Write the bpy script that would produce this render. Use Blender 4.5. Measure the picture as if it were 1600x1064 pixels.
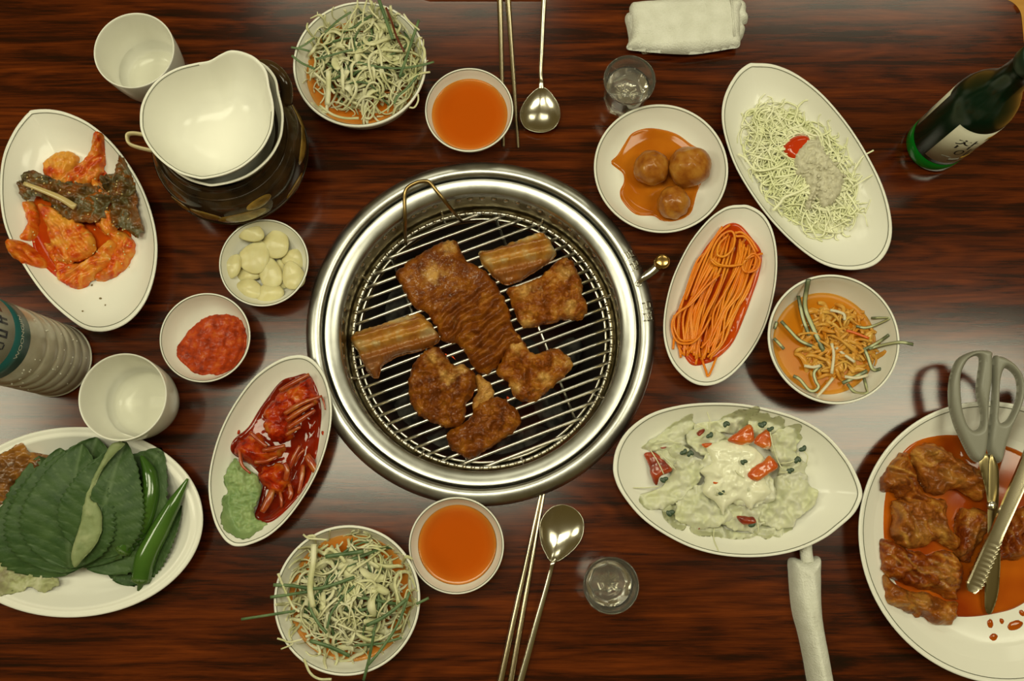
import bpy, math, random
import numpy as np
from mathutils import Vector

for o in list(bpy.data.objects):
    bpy.data.objects.remove(o, do_unlink=True)
SC = bpy.context.scene
COL = SC.collection

# ------------------------------------------------------------------ camera
FPX = 1500.0                      # focal length in pixels of the 1600 x 1064 frame
TILT = math.radians(9.4)
DIST = 1.0
ct, st = math.cos(TILT), math.sin(TILT)
CAM = np.array([0.0, -st * DIST, ct * DIST])
cd = bpy.data.cameras.new('camera')
cd.sensor_width = 36.0
cd.lens = FPX / 1600.0 * 36.0
cd.clip_start = 0.02
cam = bpy.data.objects.new('camera', cd)
cam.location = CAM
cam.rotation_euler = (TILT, 0, 0)
COL.objects.link(cam)
SC.camera = cam

# ------------------------------------------------------------------ world, lights, exposure
w = bpy.data.worlds.new('world'); SC.world = w; w.use_nodes = True
bg = w.node_tree.nodes['Background']
bg.inputs[0].default_value = (0.62, 0.44, 0.13, 1)
bg.inputs[1].default_value = 0.17
SC.view_settings.view_transform = 'Standard'
SC.view_settings.look = 'None'
SC.view_settings.exposure = 0.0
SC.view_settings.gamma = 1.0
SC.view_settings.use_curve_mapping = False
LIGHT_COL = (1.0, 0.965, 0.69)
def ceiling_light(x, y, z, sx, sy, power):
    l = bpy.data.lights.new('ceiling_light', 'AREA')
    l.shape = 'RECTANGLE'; l.size = sx; l.size_y = sy
    l.energy = power; l.color = LIGHT_COL
    o = bpy.data.objects.new('ceiling_light', l); o.location = (x, y, z)
    COL.objects.link(o)
for lx in (-1.67, -0.32, 1.03):                # the row of ceiling panels over the table
    ceiling_light(lx, 0.06, 1.6, 0.80, 0.40, 11.3)
for lx in (-0.32, 1.03):                       # the next row, beyond the far side of the table
    ceiling_light(lx, 1.45, 1.6, 0.80, 0.45, 5.0)

# ------------------------------------------------------------------ measuring helpers
def P(px, py, z=0.0):
    """the place on the level z that shows at pixel (px, py)"""
    dx, dy, dz = (px - 800.0) / FPX, -(py - 532.0) / FPX, -1.0
    d = np.array([dx, dy * ct - dz * st, dy * st + dz * ct])
    return CAM + d * ((z - CAM[2]) / d[2])
def W(pts, z=0.0):
    return np.array([P(a, b, z)[:2] for a, b in pts])
def crop(ox, oy, s):
    return lambda pts: [(ox + a / s, oy + b / s) for a, b in pts]
def pxr(px, py, r, z):
    return (P(px + r, py, z)[0] - P(px - r, py, z)[0]) / 2

def cr(pts, n=8, closed=False):
    """Catmull-Rom curve through the points"""
    p = np.asarray(pts, float); m = len(p)
    if not closed:
        p = np.vstack([2 * p[0] - p[1], p, 2 * p[-1] - p[-2]])
        segs = range(1, m)
    else:
        segs = range(m)
    out = []
    for i in segs:
        if closed:
            a, b, c, d = p[(i - 1) % m], p[i], p[(i + 1) % m], p[(i + 2) % m]
        else:
            a, b, c, d = p[i - 1], p[i], p[i + 1], p[i + 2]
        for k in range(n):
            t = k / n
            out.append(0.5 * ((2 * b) + (c - a) * t + (2 * a - 5 * b + 4 * c - d) * t * t + (3 * b - a - 3 * c + d) * t ** 3))
    if not closed:
        out.append(p[-2])
    return np.array(out)

_rng = np.random.RandomState(7)
_LAT = _rng.rand(64, 256, 256)
def vnoise(x, y, seed=0):
    t = _LAT[seed % 64]
    x = np.asarray(x, float) + 1000.0; y = np.asarray(y, float) + 1000.0
    xi = np.floor(x).astype(int); yi = np.floor(y).astype(int)
    fx = x - xi; fy = y - yi
    fx = fx * fx * (3 - 2 * fx); fy = fy * fy * (3 - 2 * fy)
    g = lambda a, b: t[a % 256, b % 256]
    return ((g(xi, yi) * (1 - fx) + g(xi + 1, yi) * fx) * (1 - fy) + (g(xi, yi + 1) * (1 - fx) + g(xi + 1, yi + 1) * fx) * fy) * 2 - 1
def fbm(x, y, seed=0, oct=4):
    s = 0; a = 1.0; f = 1.0
    for k in range(oct):
        s = s + a * vnoise(x * f + 17 * k, y * f + 5 * k, seed + k); a *= 0.5; f *= 2.03
    return s

# ------------------------------------------------------------------ object helpers
def tag(o, label=None, cat=None, group=None, kind=None):
    if label: o['label'] = label
    if cat: o['category'] = cat
    if group: o['group'] = group
    if kind: o['kind'] = kind
    return o
def thing(name, label, cat, loc, group=None):
    o = bpy.data.objects.new(name, None); COL.objects.link(o)
    o.empty_display_size = 0.02
    o.location = loc
    return tag(o, label, cat, group)
def wloc(o):
    v = Vector((0, 0, 0))
    while o is not None:
        v = v + Vector(o.location); o = o.parent
    return np.array(v)
def mesh(name, V, F, mat, parent=None, loc=None, smooth=True, tint=None, label=None, cat=None, group=None, kind=None):
    """one mesh object from world-space vertices"""
    V = np.asarray(V, float)
    if parent is not None: org = wloc(parent); local = (0, 0, 0)
    elif loc is not None: org = np.asarray(loc, float); local = org
    else:
        org = np.array([V[:, 0].mean(), V[:, 1].mean(), V[:, 2].min()]); local = org
    me = bpy.data.meshes.new(name)
    me.from_pydata((V - org).tolist(), [], [tuple(int(i) for i in f) for f in F])
    if tint is not None:
        a = me.attributes.new('tint', 'FLOAT', 'POINT')
        a.data.foreach_set('value', np.asarray(tint, dtype=np.float32))
    me.materials.append(mat)
    if smooth: me.polygons.foreach_set('use_smooth', [True] * len(me.polygons))
    me.update()
    o = bpy.data.objects.new(name, me); COL.objects.link(o)
    o.location = local
    if parent is not None: o.parent = parent
    return tag(o, label, cat, group, kind)
def autosmooth(o, deg=40):
    me = o.data
    me.polygons.foreach_set('use_smooth', [True] * len(me.polygons))
    try:
        me.set_sharp_from_angle(angle=math.radians(deg))
    except Exception:
        pass
    return o
def joinVF(parts):
    V = []; F = []; k = 0
    for v, f in parts:
        v = np.asarray(v); V.append(v); F += [tuple(i + k for i in q) for q in f]; k += len(v)
    return np.vstack(V), F

def tube(path, rad, n=8, flat=1.0, cap=True, up=(0, 0, 1), twist=0.0):
    """tube along a path; rad a number or one radius for each point; flat squashes it along its normal"""
    p = np.asarray(path, float); m = len(p)
    r = np.full(m, rad) if np.isscalar(rad) else np.asarray(rad, float)
    t = np.gradient(p, axis=0); t /= np.linalg.norm(t, axis=1)[:, None] + 1e-12
    u = np.asarray(up, float)
    side = np.cross(t, u); nn = np.linalg.norm(side, axis=1)
    side[nn < 1e-3] = np.array([1.0, 0, 0]); side /= np.linalg.norm(side, axis=1)[:, None]
    nor = np.cross(side, t)
    if twist:
        a = np.linspace(0, twist, m)[:, None]
        side, nor = side * np.cos(a) + nor * np.sin(a), nor * np.cos(a) - side * np.sin(a)
    V = []; F = []
    for k in range(n):
        a = 2 * math.pi * (k + 0.5) / n
        V.append(p + side * (math.cos(a) * r)[:, None] + nor * (math.sin(a) * r * flat)[:, None])
    V = np.stack(V, 1).reshape(-1, 3)
    for i in range(m - 1):
        for k in range(n):
            F.append((i * n + k, i * n + (k + 1) % n, (i + 1) * n + (k + 1) % n, (i + 1) * n + k))
    if cap:
        F.append(tuple(range(n - 1, -1, -1))); F.append(tuple((m - 1) * n + k for k in range(n)))
    return V, F

def rings(R, close_start=True, close_end=True, wrap=False):
    """skin a list of rings of equal length"""
    n = len(R[0]); V = np.vstack(R); F = []
    m = len(R)
    for i in range(m - 1 if not wrap else m):
        a = i * n; b = ((i + 1) % m) * n
        for k in range(n):
            F.append((a + k, a + (k + 1) % n, b + (k + 1) % n, b + k))
    V = list(V)
    if close_start and not wrap:
        V.append(np.mean(R[0], axis=0)); c = len(V) - 1
        F += [(c, (k + 1) % n, k) for k in range(n)]
    if close_end and not wrap:
        V.append(np.mean(R[-1], axis=0)); c = len(V) - 1; a = (m - 1) * n
        F += [(c, a + k, a + (k + 1) % n) for k in range(n)]
    return np.array(V), F
def lathe(c, prof, n=64, cs=True, ce=True, wrap=False, wob=None):
    th = np.arange(n) * 2 * math.pi / n; R = []
    for r, z in prof:
        rr = np.full(n, r)
        if wob is not None: rr = wob(th, r, z)
        R.append(np.stack([c[0] + rr * np.cos(th), c[1] + rr * np.sin(th), np.full(n, c[2] + z)], 1))
    return rings(R, cs, ce, wrap)
def torus(c, R, r, n=72, m=8, flat=1.0):
    return lathe(c, [(R + r * math.cos(a), flat * r * math.sin(a)) for a in [2 * math.pi * k / m for k in range(m)]][::-1], n, wrap=True)
def ellipsoid(c, rx, ry, rz, rot=0.0, n=20, m=12, noise=0.0, seed=0, ns=80):
    V = []; F = []
    for i in range(m + 1):
        a = math.pi * i / m
        for k in range(n):
            b = 2 * math.pi * k / n
            V.append((math.sin(a) * math.cos(b), math.sin(a) * math.sin(b), math.cos(a)))
    V = np.array(V)
    if noise:
        d = 1 + noise * (fbm(V[:, 0] * ns + V[:, 2] * ns * 0.7, V[:, 1] * ns - V[:, 2] * ns * 0.6, seed, 3))
        V = V * d[:, None]
    V = V * np.array([rx, ry, rz])
    cr_, sr_ = math.cos(rot), math.sin(rot)
    V = np.stack([V[:, 0] * cr_ - V[:, 1] * sr_, V[:, 0] * sr_ + V[:, 1] * cr_, V[:, 2]], 1) + np.asarray(c)
    for i in range(m):
        for k in range(n):
            F.append((i * n + k, (i + 1) * n + k, (i + 1) * n + (k + 1) % n, i * n + (k + 1) % n))
    return V, F

def seg_dist(pts, poly):
    a = poly; b = np.roll(poly, -1, axis=0)
    best = np.full(len(pts), 1e9); near = np.zeros((len(pts), 2))
    inside = np.zeros(len(pts), bool)
    for p, q in zip(a, b):
        d = q - p; L = d @ d + 1e-18
        t = np.clip(((pts - p) @ d) / L, 0, 1)
        c = p + t[:, None] * d
        e = np.hypot(*(pts - c).T)
        m = e < best; best[m] = e[m]; near[m] = c[m]
        cond = (p[1] > pts[:, 1]) != (q[1] > pts[:, 1])
        if cond.any():
            xi = p[0] + (pts[:, 1] - p[1]) / (q[1] - p[1] + 1e-18) * (q[0] - p[0])
            inside ^= cond & (pts[:, 0] < xi)
    return np.where(inside, best, -best), near

def blob(outline, base=0.0, H=0.005, edge=0.006, g=0.0022, amp=0.0, ns=120.0, seed=0, oct=4, relief=None, holes=(), thick=None,
         lift=0.0, jag=0.0, jagf=400.0, smooth=True, rimround=True, amp_edge=0.25, nofloor=False):
    """a lump or sheet with the given outline: a fine grid whose border is drawn onto the outline"""
    poly = cr(outline, 6, True) if smooth else np.asarray(outline, float)
    if jag:
        c0 = poly.mean(0); s = np.cumsum(np.hypot(*np.diff(poly, axis=0, append=poly[:1]).T))
        d = poly - c0; d /= np.linalg.norm(d, axis=1)[:, None] + 1e-9
        k = int(s[-1] / (1.0 / jagf)) + 3
        ss = np.linspace(0, s[-1], max(len(poly), k * 3), endpoint=False)
        poly = np.stack([np.interp(ss, np.r_[0, s], np.r_[poly[:, j], poly[0, j]]) for j in (0, 1)], 1)
        d = poly - c0; d /= np.linalg.norm(d, axis=1)[:, None] + 1e-9
        poly = poly + d * (jag * fbm(ss * jagf, ss * 0 + seed, seed + 3, 3))[:, None]
    hs = [cr(h, 6, True) if smooth else np.asarray(h, float) for h in holes]
    lo = poly.min(0) - g; hi = poly.max(0) + g
    nx = int((hi[0] - lo[0]) / g) + 2; ny = int((hi[1] - lo[1]) / g) + 2
    X, Y = np.meshgrid(lo[0] + np.arange(nx) * g, lo[1] + np.arange(ny) * g, indexing='ij')
    pts = np.stack([X.ravel(), Y.ravel()], 1)
    sd, near = seg_dist(pts, poly)
    for h in hs:
        s2, n2 = seg_dist(pts, h)
        m = -s2 < sd
        near[m] = n2[m]; sd = np.where(m, -s2, sd)
    ins = (sd > 0).reshape(nx, ny)
    cell = ins[:-1, :-1] | ins[1:, :-1] | ins[:-1, 1:] | ins[1:, 1:]
    outm = sd <= 0
    pts = pts.copy(); pts[outm] = near[outm]
    sdp = np.where(outm, 0.0, sd)
    t = np.clip(sdp / edge, 0, 1)
    prof = np.sqrt(np.clip(1 - (1 - t) ** 2, 0, 1)) if rimround else t
    b = base(pts[:, 0], pts[:, 1]) if callable(base) else np.full(len(pts), base)
    z = b + lift + H * prof
    mask = amp_edge + (1 - amp_edge) * t
    if amp: z = z + amp * fbm(pts[:, 0] * ns, pts[:, 1] * ns, seed, oct) * mask
    if relief is not None: z = z + relief(pts[:, 0], pts[:, 1], sdp) * mask
    if thick is None: z = np.maximum(z, b)
    idx = -np.ones(nx * ny, int); F = []
    ii, jj = np.nonzero(cell)
    q = np.stack([ii * ny + jj, (ii + 1) * ny + jj, (ii + 1) * ny + jj + 1, ii * ny + jj + 1], 1)
    used = np.unique(q); idx[used] = np.arange(len(used))
    F = [tuple(r) for r in idx[q]]
    V = np.stack([pts[used, 0], pts[used, 1], z[used]], 1)
    info = dict(sd=sdp[used], n=len(V))
    if thick is not None:
        n = len(V); V2 = V.copy()
        V2[:, 2] = V[:, 2] - thick if nofloor else np.maximum(V[:, 2] - thick, b[used])
        from collections import Counter
        E = Counter()
        for f in F:
            for a, c in zip(f, f[1:] + f[:1]): E[(a, c)] += 1
        F2 = [tuple(i + n for i in f[::-1]) for f in F]
        F3 = [(c, a, a + n, c + n) for (a, c) in E if (c, a) not in E]
        V = np.vstack([V, V2]); F = F + F2 + F3
        info['sd'] = np.r_[info['sd'], info['sd']]
    return V, F, info

# ------------------------------------------------------------------ materials
MATS = {}
def M(name, col=(0.8, 0.8, 0.8), rough=0.5, ramp=None, scale=80.0, detail=4.0, stretch=(1, 1, 1), bump=None, coat=0.0, coat_rough=0.05,
      sss=0.0, sss_r=(1, 0.5, 0.2), sss_s=0.004, trans=0.0, ior=1.45, metal=0.0, emit=None, tint=None, tint2=None, spec=0.5, distort=0.0, alpha=1.0, rough_var=0.0):
    if name in MATS: return MATS[name]
    m = bpy.data.materials.new(name); m.use_nodes = True; MATS[name] = m
    nt = m.node_tree; N = nt.nodes; L = nt.links
    b = N['Principled BSDF']
    I = b.inputs
    I['Base Color'].default_value = (*col, 1); I['Roughness'].default_value = rough; I['Metallic'].default_value = metal
    I['Specular IOR Level'].default_value = spec; I['IOR'].default_value = ior
    I['Coat Weight'].default_value = coat; I['Coat Roughness'].default_value = coat_rough
    I['Transmission Weight'].default_value = trans; I['Alpha'].default_value = alpha
    if sss:
        I['Subsurface Weight'].default_value = sss; I['Subsurface Radius'].default_value = sss_r; I['Subsurface Scale'].default_value = sss_s
    tc = N.new('ShaderNodeTexCoord'); mp = N.new('ShaderNodeMapping'); mp.inputs['Scale'].default_value = stretch
    L.new(tc.outputs['Object'], mp.inputs['Vector'])
    src = None
    if ramp:
        nz = N.new('ShaderNodeTexNoise'); nz.inputs['Scale'].default_value = scale; nz.inputs['Detail'].default_value = detail
        nz.inputs['Distortion'].default_value = distort
        L.new(mp.outputs[0], nz.inputs['Vector'])
        r = N.new('ShaderNodeValToRGB'); e = r.color_ramp.elements
        e[0].position, e[0].color = ramp[0][0], (*ramp[0][1], 1)
        e[1].position, e[1].color = ramp[-1][0], (*ramp[-1][1], 1)
        for p, c in ramp[1:-1]:
            k = e.new(p); k.color = (*c, 1)
        L.new(nz.outputs['Fac'], r.inputs['Fac']); src = r.outputs['Color']
        if rough_var:
            mm = N.new('ShaderNodeMapRange'); mm.inputs['To Min'].default_value = rough - rough_var; mm.inputs['To Max'].default_value = rough + rough_var
            L.new(nz.outputs['Fac'], mm.inputs['Value']); L.new(mm.outputs[0], I['Roughness'])
    if tint is not None:
        at = N.new('ShaderNodeAttribute'); at.attribute_name = 'tint'
        mx = N.new('ShaderNodeMix'); mx.data_type = 'RGBA'
        L.new(at.outputs['Fac'], mx.inputs['Factor'])
        if src is not None: L.new(src, mx.inputs['A'])
        else: mx.inputs['A'].default_value = (*col, 1)
        mx.inputs['B'].default_value = (*tint, 1)
        src = mx.outputs['Result']
    if src is not None: L.new(src, I['Base Color'])
    if bump:
        nb = N.new('ShaderNodeTexNoise'); nb.inputs['Scale'].default_value = bump[0]; nb.inputs['Detail'].default_value = 5
        L.new(mp.outputs[0], nb.inputs['Vector'])
        bp = N.new('ShaderNodeBump'); bp.inputs['Strength'].default_value = bump[1]; bp.inputs['Distance'].default_value = bump[2]
        L.new(nb.outputs['Fac'], bp.inputs['Height']); L.new(bp.outputs['Normal'], I['Normal'])
    if emit:
        I['Emission Color'].default_value = (*emit[0], 1); I['Emission Strength'].default_value = emit[1]
    return m

def liquid(name, absorb, dens, scatter=None):
    """clear thin liquid (water): see-through surface with a Fresnel sheen"""
    m = bpy.data.materials.new(name); m.use_nodes = True
    nt = m.node_tree; N = nt.nodes; L = nt.links
    N.remove(N['Principled BSDF']); out = N['Material Output']
    tr = N.new('ShaderNodeBsdfTransparent'); tr.inputs['Color'].default_value = (*absorb, 1)
    gl = N.new('ShaderNodeBsdfGlossy'); gl.inputs['Roughness'].default_value = 0.02
    lw = N.new('ShaderNodeLayerWeight'); lw.inputs['Blend'].default_value = 0.12
    mx = N.new('ShaderNodeMixShader')
    L.new(lw.outputs['Fresnel'], mx.inputs[0]); L.new(tr.outputs[0], mx.inputs[1]); L.new(gl.outputs[0], mx.inputs[2])
    L.new(mx.outputs[0], out.inputs['Surface'])
    return m

CER = M('white_glazed_ceramic', (0.80, 0.79, 0.71), 0.12, spec=0.2)
STRIPE = M('olive_stripe_glaze', (0.10, 0.105, 0.06), 0.3)
STEEL = M('brushed_steel', (0.50, 0.48, 0.42), 0.33, metal=1.0, ramp=[(0.3, (0.44, 0.44, 0.41)), (0.7, (0.56, 0.56, 0.53))], scale=60, rough_var=0.06, bump=(900, 0.12, 0.0002))
STEEL2 = M('polished_steel', (0.64, 0.62, 0.56), 0.2, metal=1.0)
WIRE = M('grill_wire_steel', (0.58, 0.57, 0.53), 0.28, metal=1.0)
DARKSTEEL = M('dark_steel', (0.10, 0.085, 0.06), 0.45, metal=0.8)

# ------------------------------------------------------------------ floor and table
def wood():
    m = bpy.data.materials.new('dark_rosewood_laminate'); m.use_nodes = True
    nt = m.node_tree; N = nt.nodes; L = nt.links; b = N['Principled BSDF']
    tc = N.new('ShaderNodeTexCoord')
    def noise(sc, scale, detail, dist=0.0, rough=0.6):
        mp = N.new('ShaderNodeMapping'); mp.inputs['Scale'].default_value = sc; mp.inputs['Rotation'].default_value = (0, 0, math.radians(-1.5))
        L.new(tc.outputs['Object'], mp.inputs['Vector'])
        n = N.new('ShaderNodeTexNoise'); n.inputs['Scale'].default_value = scale; n.inputs['Detail'].default_value = detail
        n.inputs['Distortion'].default_value = dist; n.inputs['Roughness'].default_value = rough
        L.new(mp.outputs[0], n.inputs['Vector']); return n.outputs['Fac']
    a = noise((2.3, 34, 1), 2.2, 6, 0.45, 0.66)
    f = noise((11, 300, 1), 2.0, 4, 0.15, 0.7)
    c = noise((0.75, 5.5, 1), 2.0, 2, 0.5)
    # ring figure: sine of a warped cross coordinate
    mlt = N.new('ShaderNodeMath'); mlt.operation = 'MULTIPLY'; mlt.inputs[1].default_value = 95; L.new(c, mlt.inputs[0])
    sn = N.new('ShaderNodeMath'); sn.operation = 'SINE'; L.new(mlt.outputs[0], sn.inputs[0])
    s2 = N.new('ShaderNodeMath'); s2.operation = 'MULTIPLY_ADD'; s2.inputs[1].default_value = 0.045; L.new(sn.outputs[0], s2.inputs[0]); L.new(a, s2.inputs[2])
    s3 = N.new('ShaderNodeMath'); s3.operation = 'MULTIPLY_ADD'; s3.inputs[1].default_value = 0.42; L.new(f, s3.inputs[0]); L.new(s2.outputs[0], s3.inputs[2])
    r = N.new('ShaderNodeValToRGB'); e = r.color_ramp.elements
    e[0].position = 0.50; e[0].color = (0.011, 0.0028, 0.0010, 1)
    e[1].position = 0.98; e[1].color = (0.160, 0.029, 0.0030, 1)
    k = e.new(0.62); k.color = (0.028, 0.0043, 0.0008, 1)
    k = e.new(0.70); k.color = (0.058, 0.0090, 0.0011, 1)
    k = e.new(0.80); k.color = (0.092, 0.0155, 0.0017, 1)
    L.new(s3.outputs[0], r.inputs['Fac']); L.new(r.outputs['Color'], b.inputs['Base Color'])
    b.inputs['Roughness'].default_value = 0.15
    b.inputs['Specular IOR Level'].default_value = 0.5
    sp = noise((1, 1, 1), 900, 2)
    bp = N.new('ShaderNodeBump'); bp.inputs['Strength'].default_value = 0.10; bp.inputs['Distance'].default_value = 0.0003
    L.new(sp, bp.inputs['Height']); L.new(bp.outputs['Normal'], b.inputs['Normal'])
    return m
WOOD = wood()
FLOORM = M('ondol_floor_vinyl', (0.55, 0.26, 0.05), 0.4, ramp=[(0.3, (0.48, 0.22, 0.035)), (0.7, (0.62, 0.31, 0.06))], scale=6, stretch=(1, 8, 1))
FZ = -0.34
mesh('floor', [(-2.2, -2.2, FZ), (2.2, -2.2, FZ), (2.2, 2.2, FZ), (-2.2, 2.2, FZ)], [(0, 1, 2, 3)], FLOORM, loc=(0, 0, FZ), smooth=False, kind='structure')

G = P(751, 514, 0.004); G[2] = 0.0           # centre of the table grill
XR = P(1600.5, 60, 0)[0]; YT = P(1400, -3, 0)[1]
XL, YB = -XR - 0.02, YT - 0.80
def table():
    root = thing('dining_table', 'low dark rosewood table with a round grill cut into it', 'table', (0, 0, FZ))
    R = 0.022; n = 240; HOLE = 0.166
    cor = []
    for cx, cy, a0 in ((XR - R, YT - R, 0), (XL + R, YT - R, 90), (XL + R, YB + R, 180), (XR - R, YB + R, 270)):
        for k in range(13):
            a = math.radians(a0 + 90 * k / 12); cor.append((cx + R * math.cos(a), cy + R * math.sin(a)))
    cor = np.array(cor)
    # spread along the outline, ordered by the angle from the grill
    ang = np.arctan2(cor[:, 1] - G[1], cor[:, 0] - G[0]); o = np.argsort(ang); cor = cor[o]; ang = ang[o]
    extra = np.linspace(-math.pi, math.pi, 160, endpoint=False)
    out = []
    for t in np.sort(np.r_[ang, extra]):
        d = np.array([math.cos(t), math.sin(t)]); best = None
        for i in range(len(cor)):
            p, q = cor[i], cor[(i + 1) % len(cor)]
            A = np.array([[d[0], p[0] - q[0]], [d[1], p[1] - q[1]]])
            if abs(np.linalg.det(A)) < 1e-12: continue
            s = np.linalg.solve(A, p - G[:2])
            if s[0] > 0 and -1e-6 <= s[1] <= 1 + 1e-6: best = s[0] if best is None else min(best, s[0])
        if best is not None: out.append((t, best))
    out = np.array(out); t = out[:, 0]; ro = out[:, 1]
    ring = lambda r, z: np.stack([G[0] + r * np.cos(t), G[1] + r * np.sin(t), np.full(len(t), z)], 1)
    e = 0.0015
    V, F = rings([ring(HOLE, -0.03), ring(HOLE, 0), ring(HOLE + 0.002, 0), ring(ro - 4 * e, 0), ring(ro - e, 0), ring(ro - e * 0.3, -e * 0.4), ring(ro, -e * 1.5), ring(ro, -0.03)], False, False, wrap=True)
    top = mesh('table_top', V, F, WOOD, root); autosmooth(top, 30)
    for sx in (XL + 0.08, XR - 0.08):
        for sy in (YB + 0.08, YT - 0.08):
            V, F = lathe((sx, sy, FZ), [(0.022, 0), (0.024, 0.004), (0.028, 0.2), (0.03, 0.31)], 24)
            mesh('leg', V, F, WOOD, root)
table()

# ------------------------------------------------------------------ the grill set into the table
GZ = -0.050                                  # level of the grate
def text_mesh(s, size, extrude=0.0, bevel=0.0):
    cu = bpy.data.curves.new('lettering', 'FONT'); cu.body = s; cu.size = size; cu.extrude = extrude
    cu.align_x = 'CENTER'; cu.align_y = 'CENTER'; cu.bevel_depth = bevel; cu.resolution_u = 4
    o = bpy.data.objects.new('lettering', cu); COL.objects.link(o)
    dg = bpy.context.evaluated_depsgraph_get(); dg.update()
    me = o.evaluated_get(dg).to_mesh()
    V = np.array([v.co[:] for v in me.vertices]).reshape(-1, 3); F = [tuple(p.vertices) for p in me.polygons]
    o.evaluated_get(dg).to_mesh_clear()
    bpy.data.objects.remove(o); bpy.data.curves.remove(cu)
    return V, F
def build_grill():
    g = thing('table_grill', 'round stainless steel charcoal grill sunk into the table centre', 'grill', (G[0], G[1], 0))
    fl = [(0.168, -0.02), (0.168, 0.000), (0.181, 0.000), (0.1818, 0.002), (0.1808, 0.0055), (0.178, 0.0090), (0.174, 0.0112), (0.170, 0.0118), (0.1665, 0.0112), (0.1645, 0.0090), (0.1638, 0.004), (0.1638, -0.02)]
    V, F = lathe(G, fl[::-1], 160, False, False, wrap=True); autosmooth(mesh('flange', V, F, STEEL, g), 50)
    V, F = lathe(G, [(0.1636, -0.012), (0.1630, -0.006), (0.160, -0.008)], 120, False, False); mesh('groove', V, F, DARKSTEEL, g)  # gap between flange and inner ring, in a darker steel
    ir = [(0.1622, -0.012), (0.1622, 0.0055), (0.1612, 0.0075), (0.1595, 0.0078), (0.1490, 0.0040), (0.1472, 0.0022), (0.1465, -0.002), (0.1465, -0.008), (0.1488, -0.012)]
    V, F = lathe(G, ir[::-1], 160, False, False, wrap=True); autosmooth(mesh('inner_ring', V, F, STEEL, g), 35)
    wall = [(0.1475, -0.006), (0.1495, -0.012), (0.1495, -0.026), (0.1475, -0.030), (0.1475, -0.046), (0.146, -0.052), (0.137, -0.058), (0.134, -0.062)]
    V, F = lathe(G, wall, 120, False, False); mesh('basin_wall', V, F, M('stained_steel', (0.42, 0.35, 0.21), 0.3, metal=1.0, ramp=[(0.35, (0.34, 0.27, 0.14)), (0.65, (0.48, 0.42, 0.28))], scale=40), g)
    V, F = lathe(G, [(0.136, -0.056), (0.128, -0.10), (0.118, -0.15), (0.0, -0.155)], 96, False, True); mesh('fire_bowl', V, F, M('burnt_iron', (0.018, 0.015, 0.012), 0.7), g)
    parts = []
    for k in range(72):                       # the row of small pressed vents below the ring
        a = 2 * math.pi * k / 72
        c = np.array([G[0] + 0.1485 * math.cos(a), G[1] + 0.1485 * math.sin(a), -0.019])
        parts.append(ellipsoid(c, 0.0022, 0.0034, 0.0042, a, 10, 6))
    V, F = joinVF(parts); mesh('vent_studs', V, F, STEEL2, g, kind='stuff')
    parts = []
    for k in range(8):                        # ledge hooks holding the grate
        a = 2 * math.pi * (k + 0.4) / 8
        p = np.array([[G[0] + r * math.cos(a), G[1] + r * math.sin(a), z] for r, z in ((0.148, -0.040), (0.1445, -0.0525), (0.136, -0.054))])
        parts.append(tube(p, 0.0016, 6))
    for q in parts: mesh('ledge_hook', q[0], q[1], STEEL2, g)
    # raised lettering on the flange, tops of the letters outwards
    for s, px, py in (('열', 988, 395), ('림', 996, 414), ('닫', 1013, 478), ('힘', 1014, 495)):
        c = P(px, py, 0.011); a = math.atan2(c[1] - G[1], c[0] - G[0])
        V, F = text_mesh(s, 0.0135, 0.0004, 0.00025)
        rad = np.array([math.cos(a), math.sin(a)]); tan = np.array([math.sin(a), -math.cos(a)])
        r0 = 0.1728
        rr = r0 + V[:, 1]
        zz = np.interp(rr, [0.1638, 0.1645, 0.1665, 0.170, 0.174, 0.178, 0.1808], [0.004, 0.009, 0.0112, 0.0118, 0.0112, 0.0090, 0.0055])
        W_ = np.stack([G[0] + rr * rad[0] + V[:, 0] * tan[0], G[1] + rr * rad[1] + V[:, 0] * tan[1], zz + V[:, 2] + 0.0003], 1)
        mesh('raised_letter', W_, F, STEEL2, g, smooth=False)
    # damper lever
    a0 = P(998, 443, 0.012); a1 = P(1006, 434, 0.017); a2 = P(1022, 421, 0.020); kb = P(1034, 410, 0.023)
    V, F = tube(cr([a0 + (0, 0, -0.006), a0, a1, a2, kb], 6), np.interp(np.linspace(0, 1, 25), [0, 0.3, 0.6, 1], [0.002, 0.0022, 0.0045, 0.0048]), 10, 0.5)
    lv = mesh('damper_lever', V, F, STEEL2, g)
    V, F = lathe(kb + (0, 0, -0.008), [(0.004, 0), (0.007, 0.001), (0.0086, 0.005), (0.0086, 0.010), (0.0072, 0.0145), (0.005, 0.0155)], 32)
    mesh('knob', V, F, M('brassy_knob_metal', (0.55, 0.36, 0.13), 0.2, metal=1.0), lv)
    V, F = torus(a0 + (0, 0, 0.0), 0.0028, 0.0009, 20, 6); mesh('pivot_collar', V, F, STEEL2, lv)
build_grill()

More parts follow.
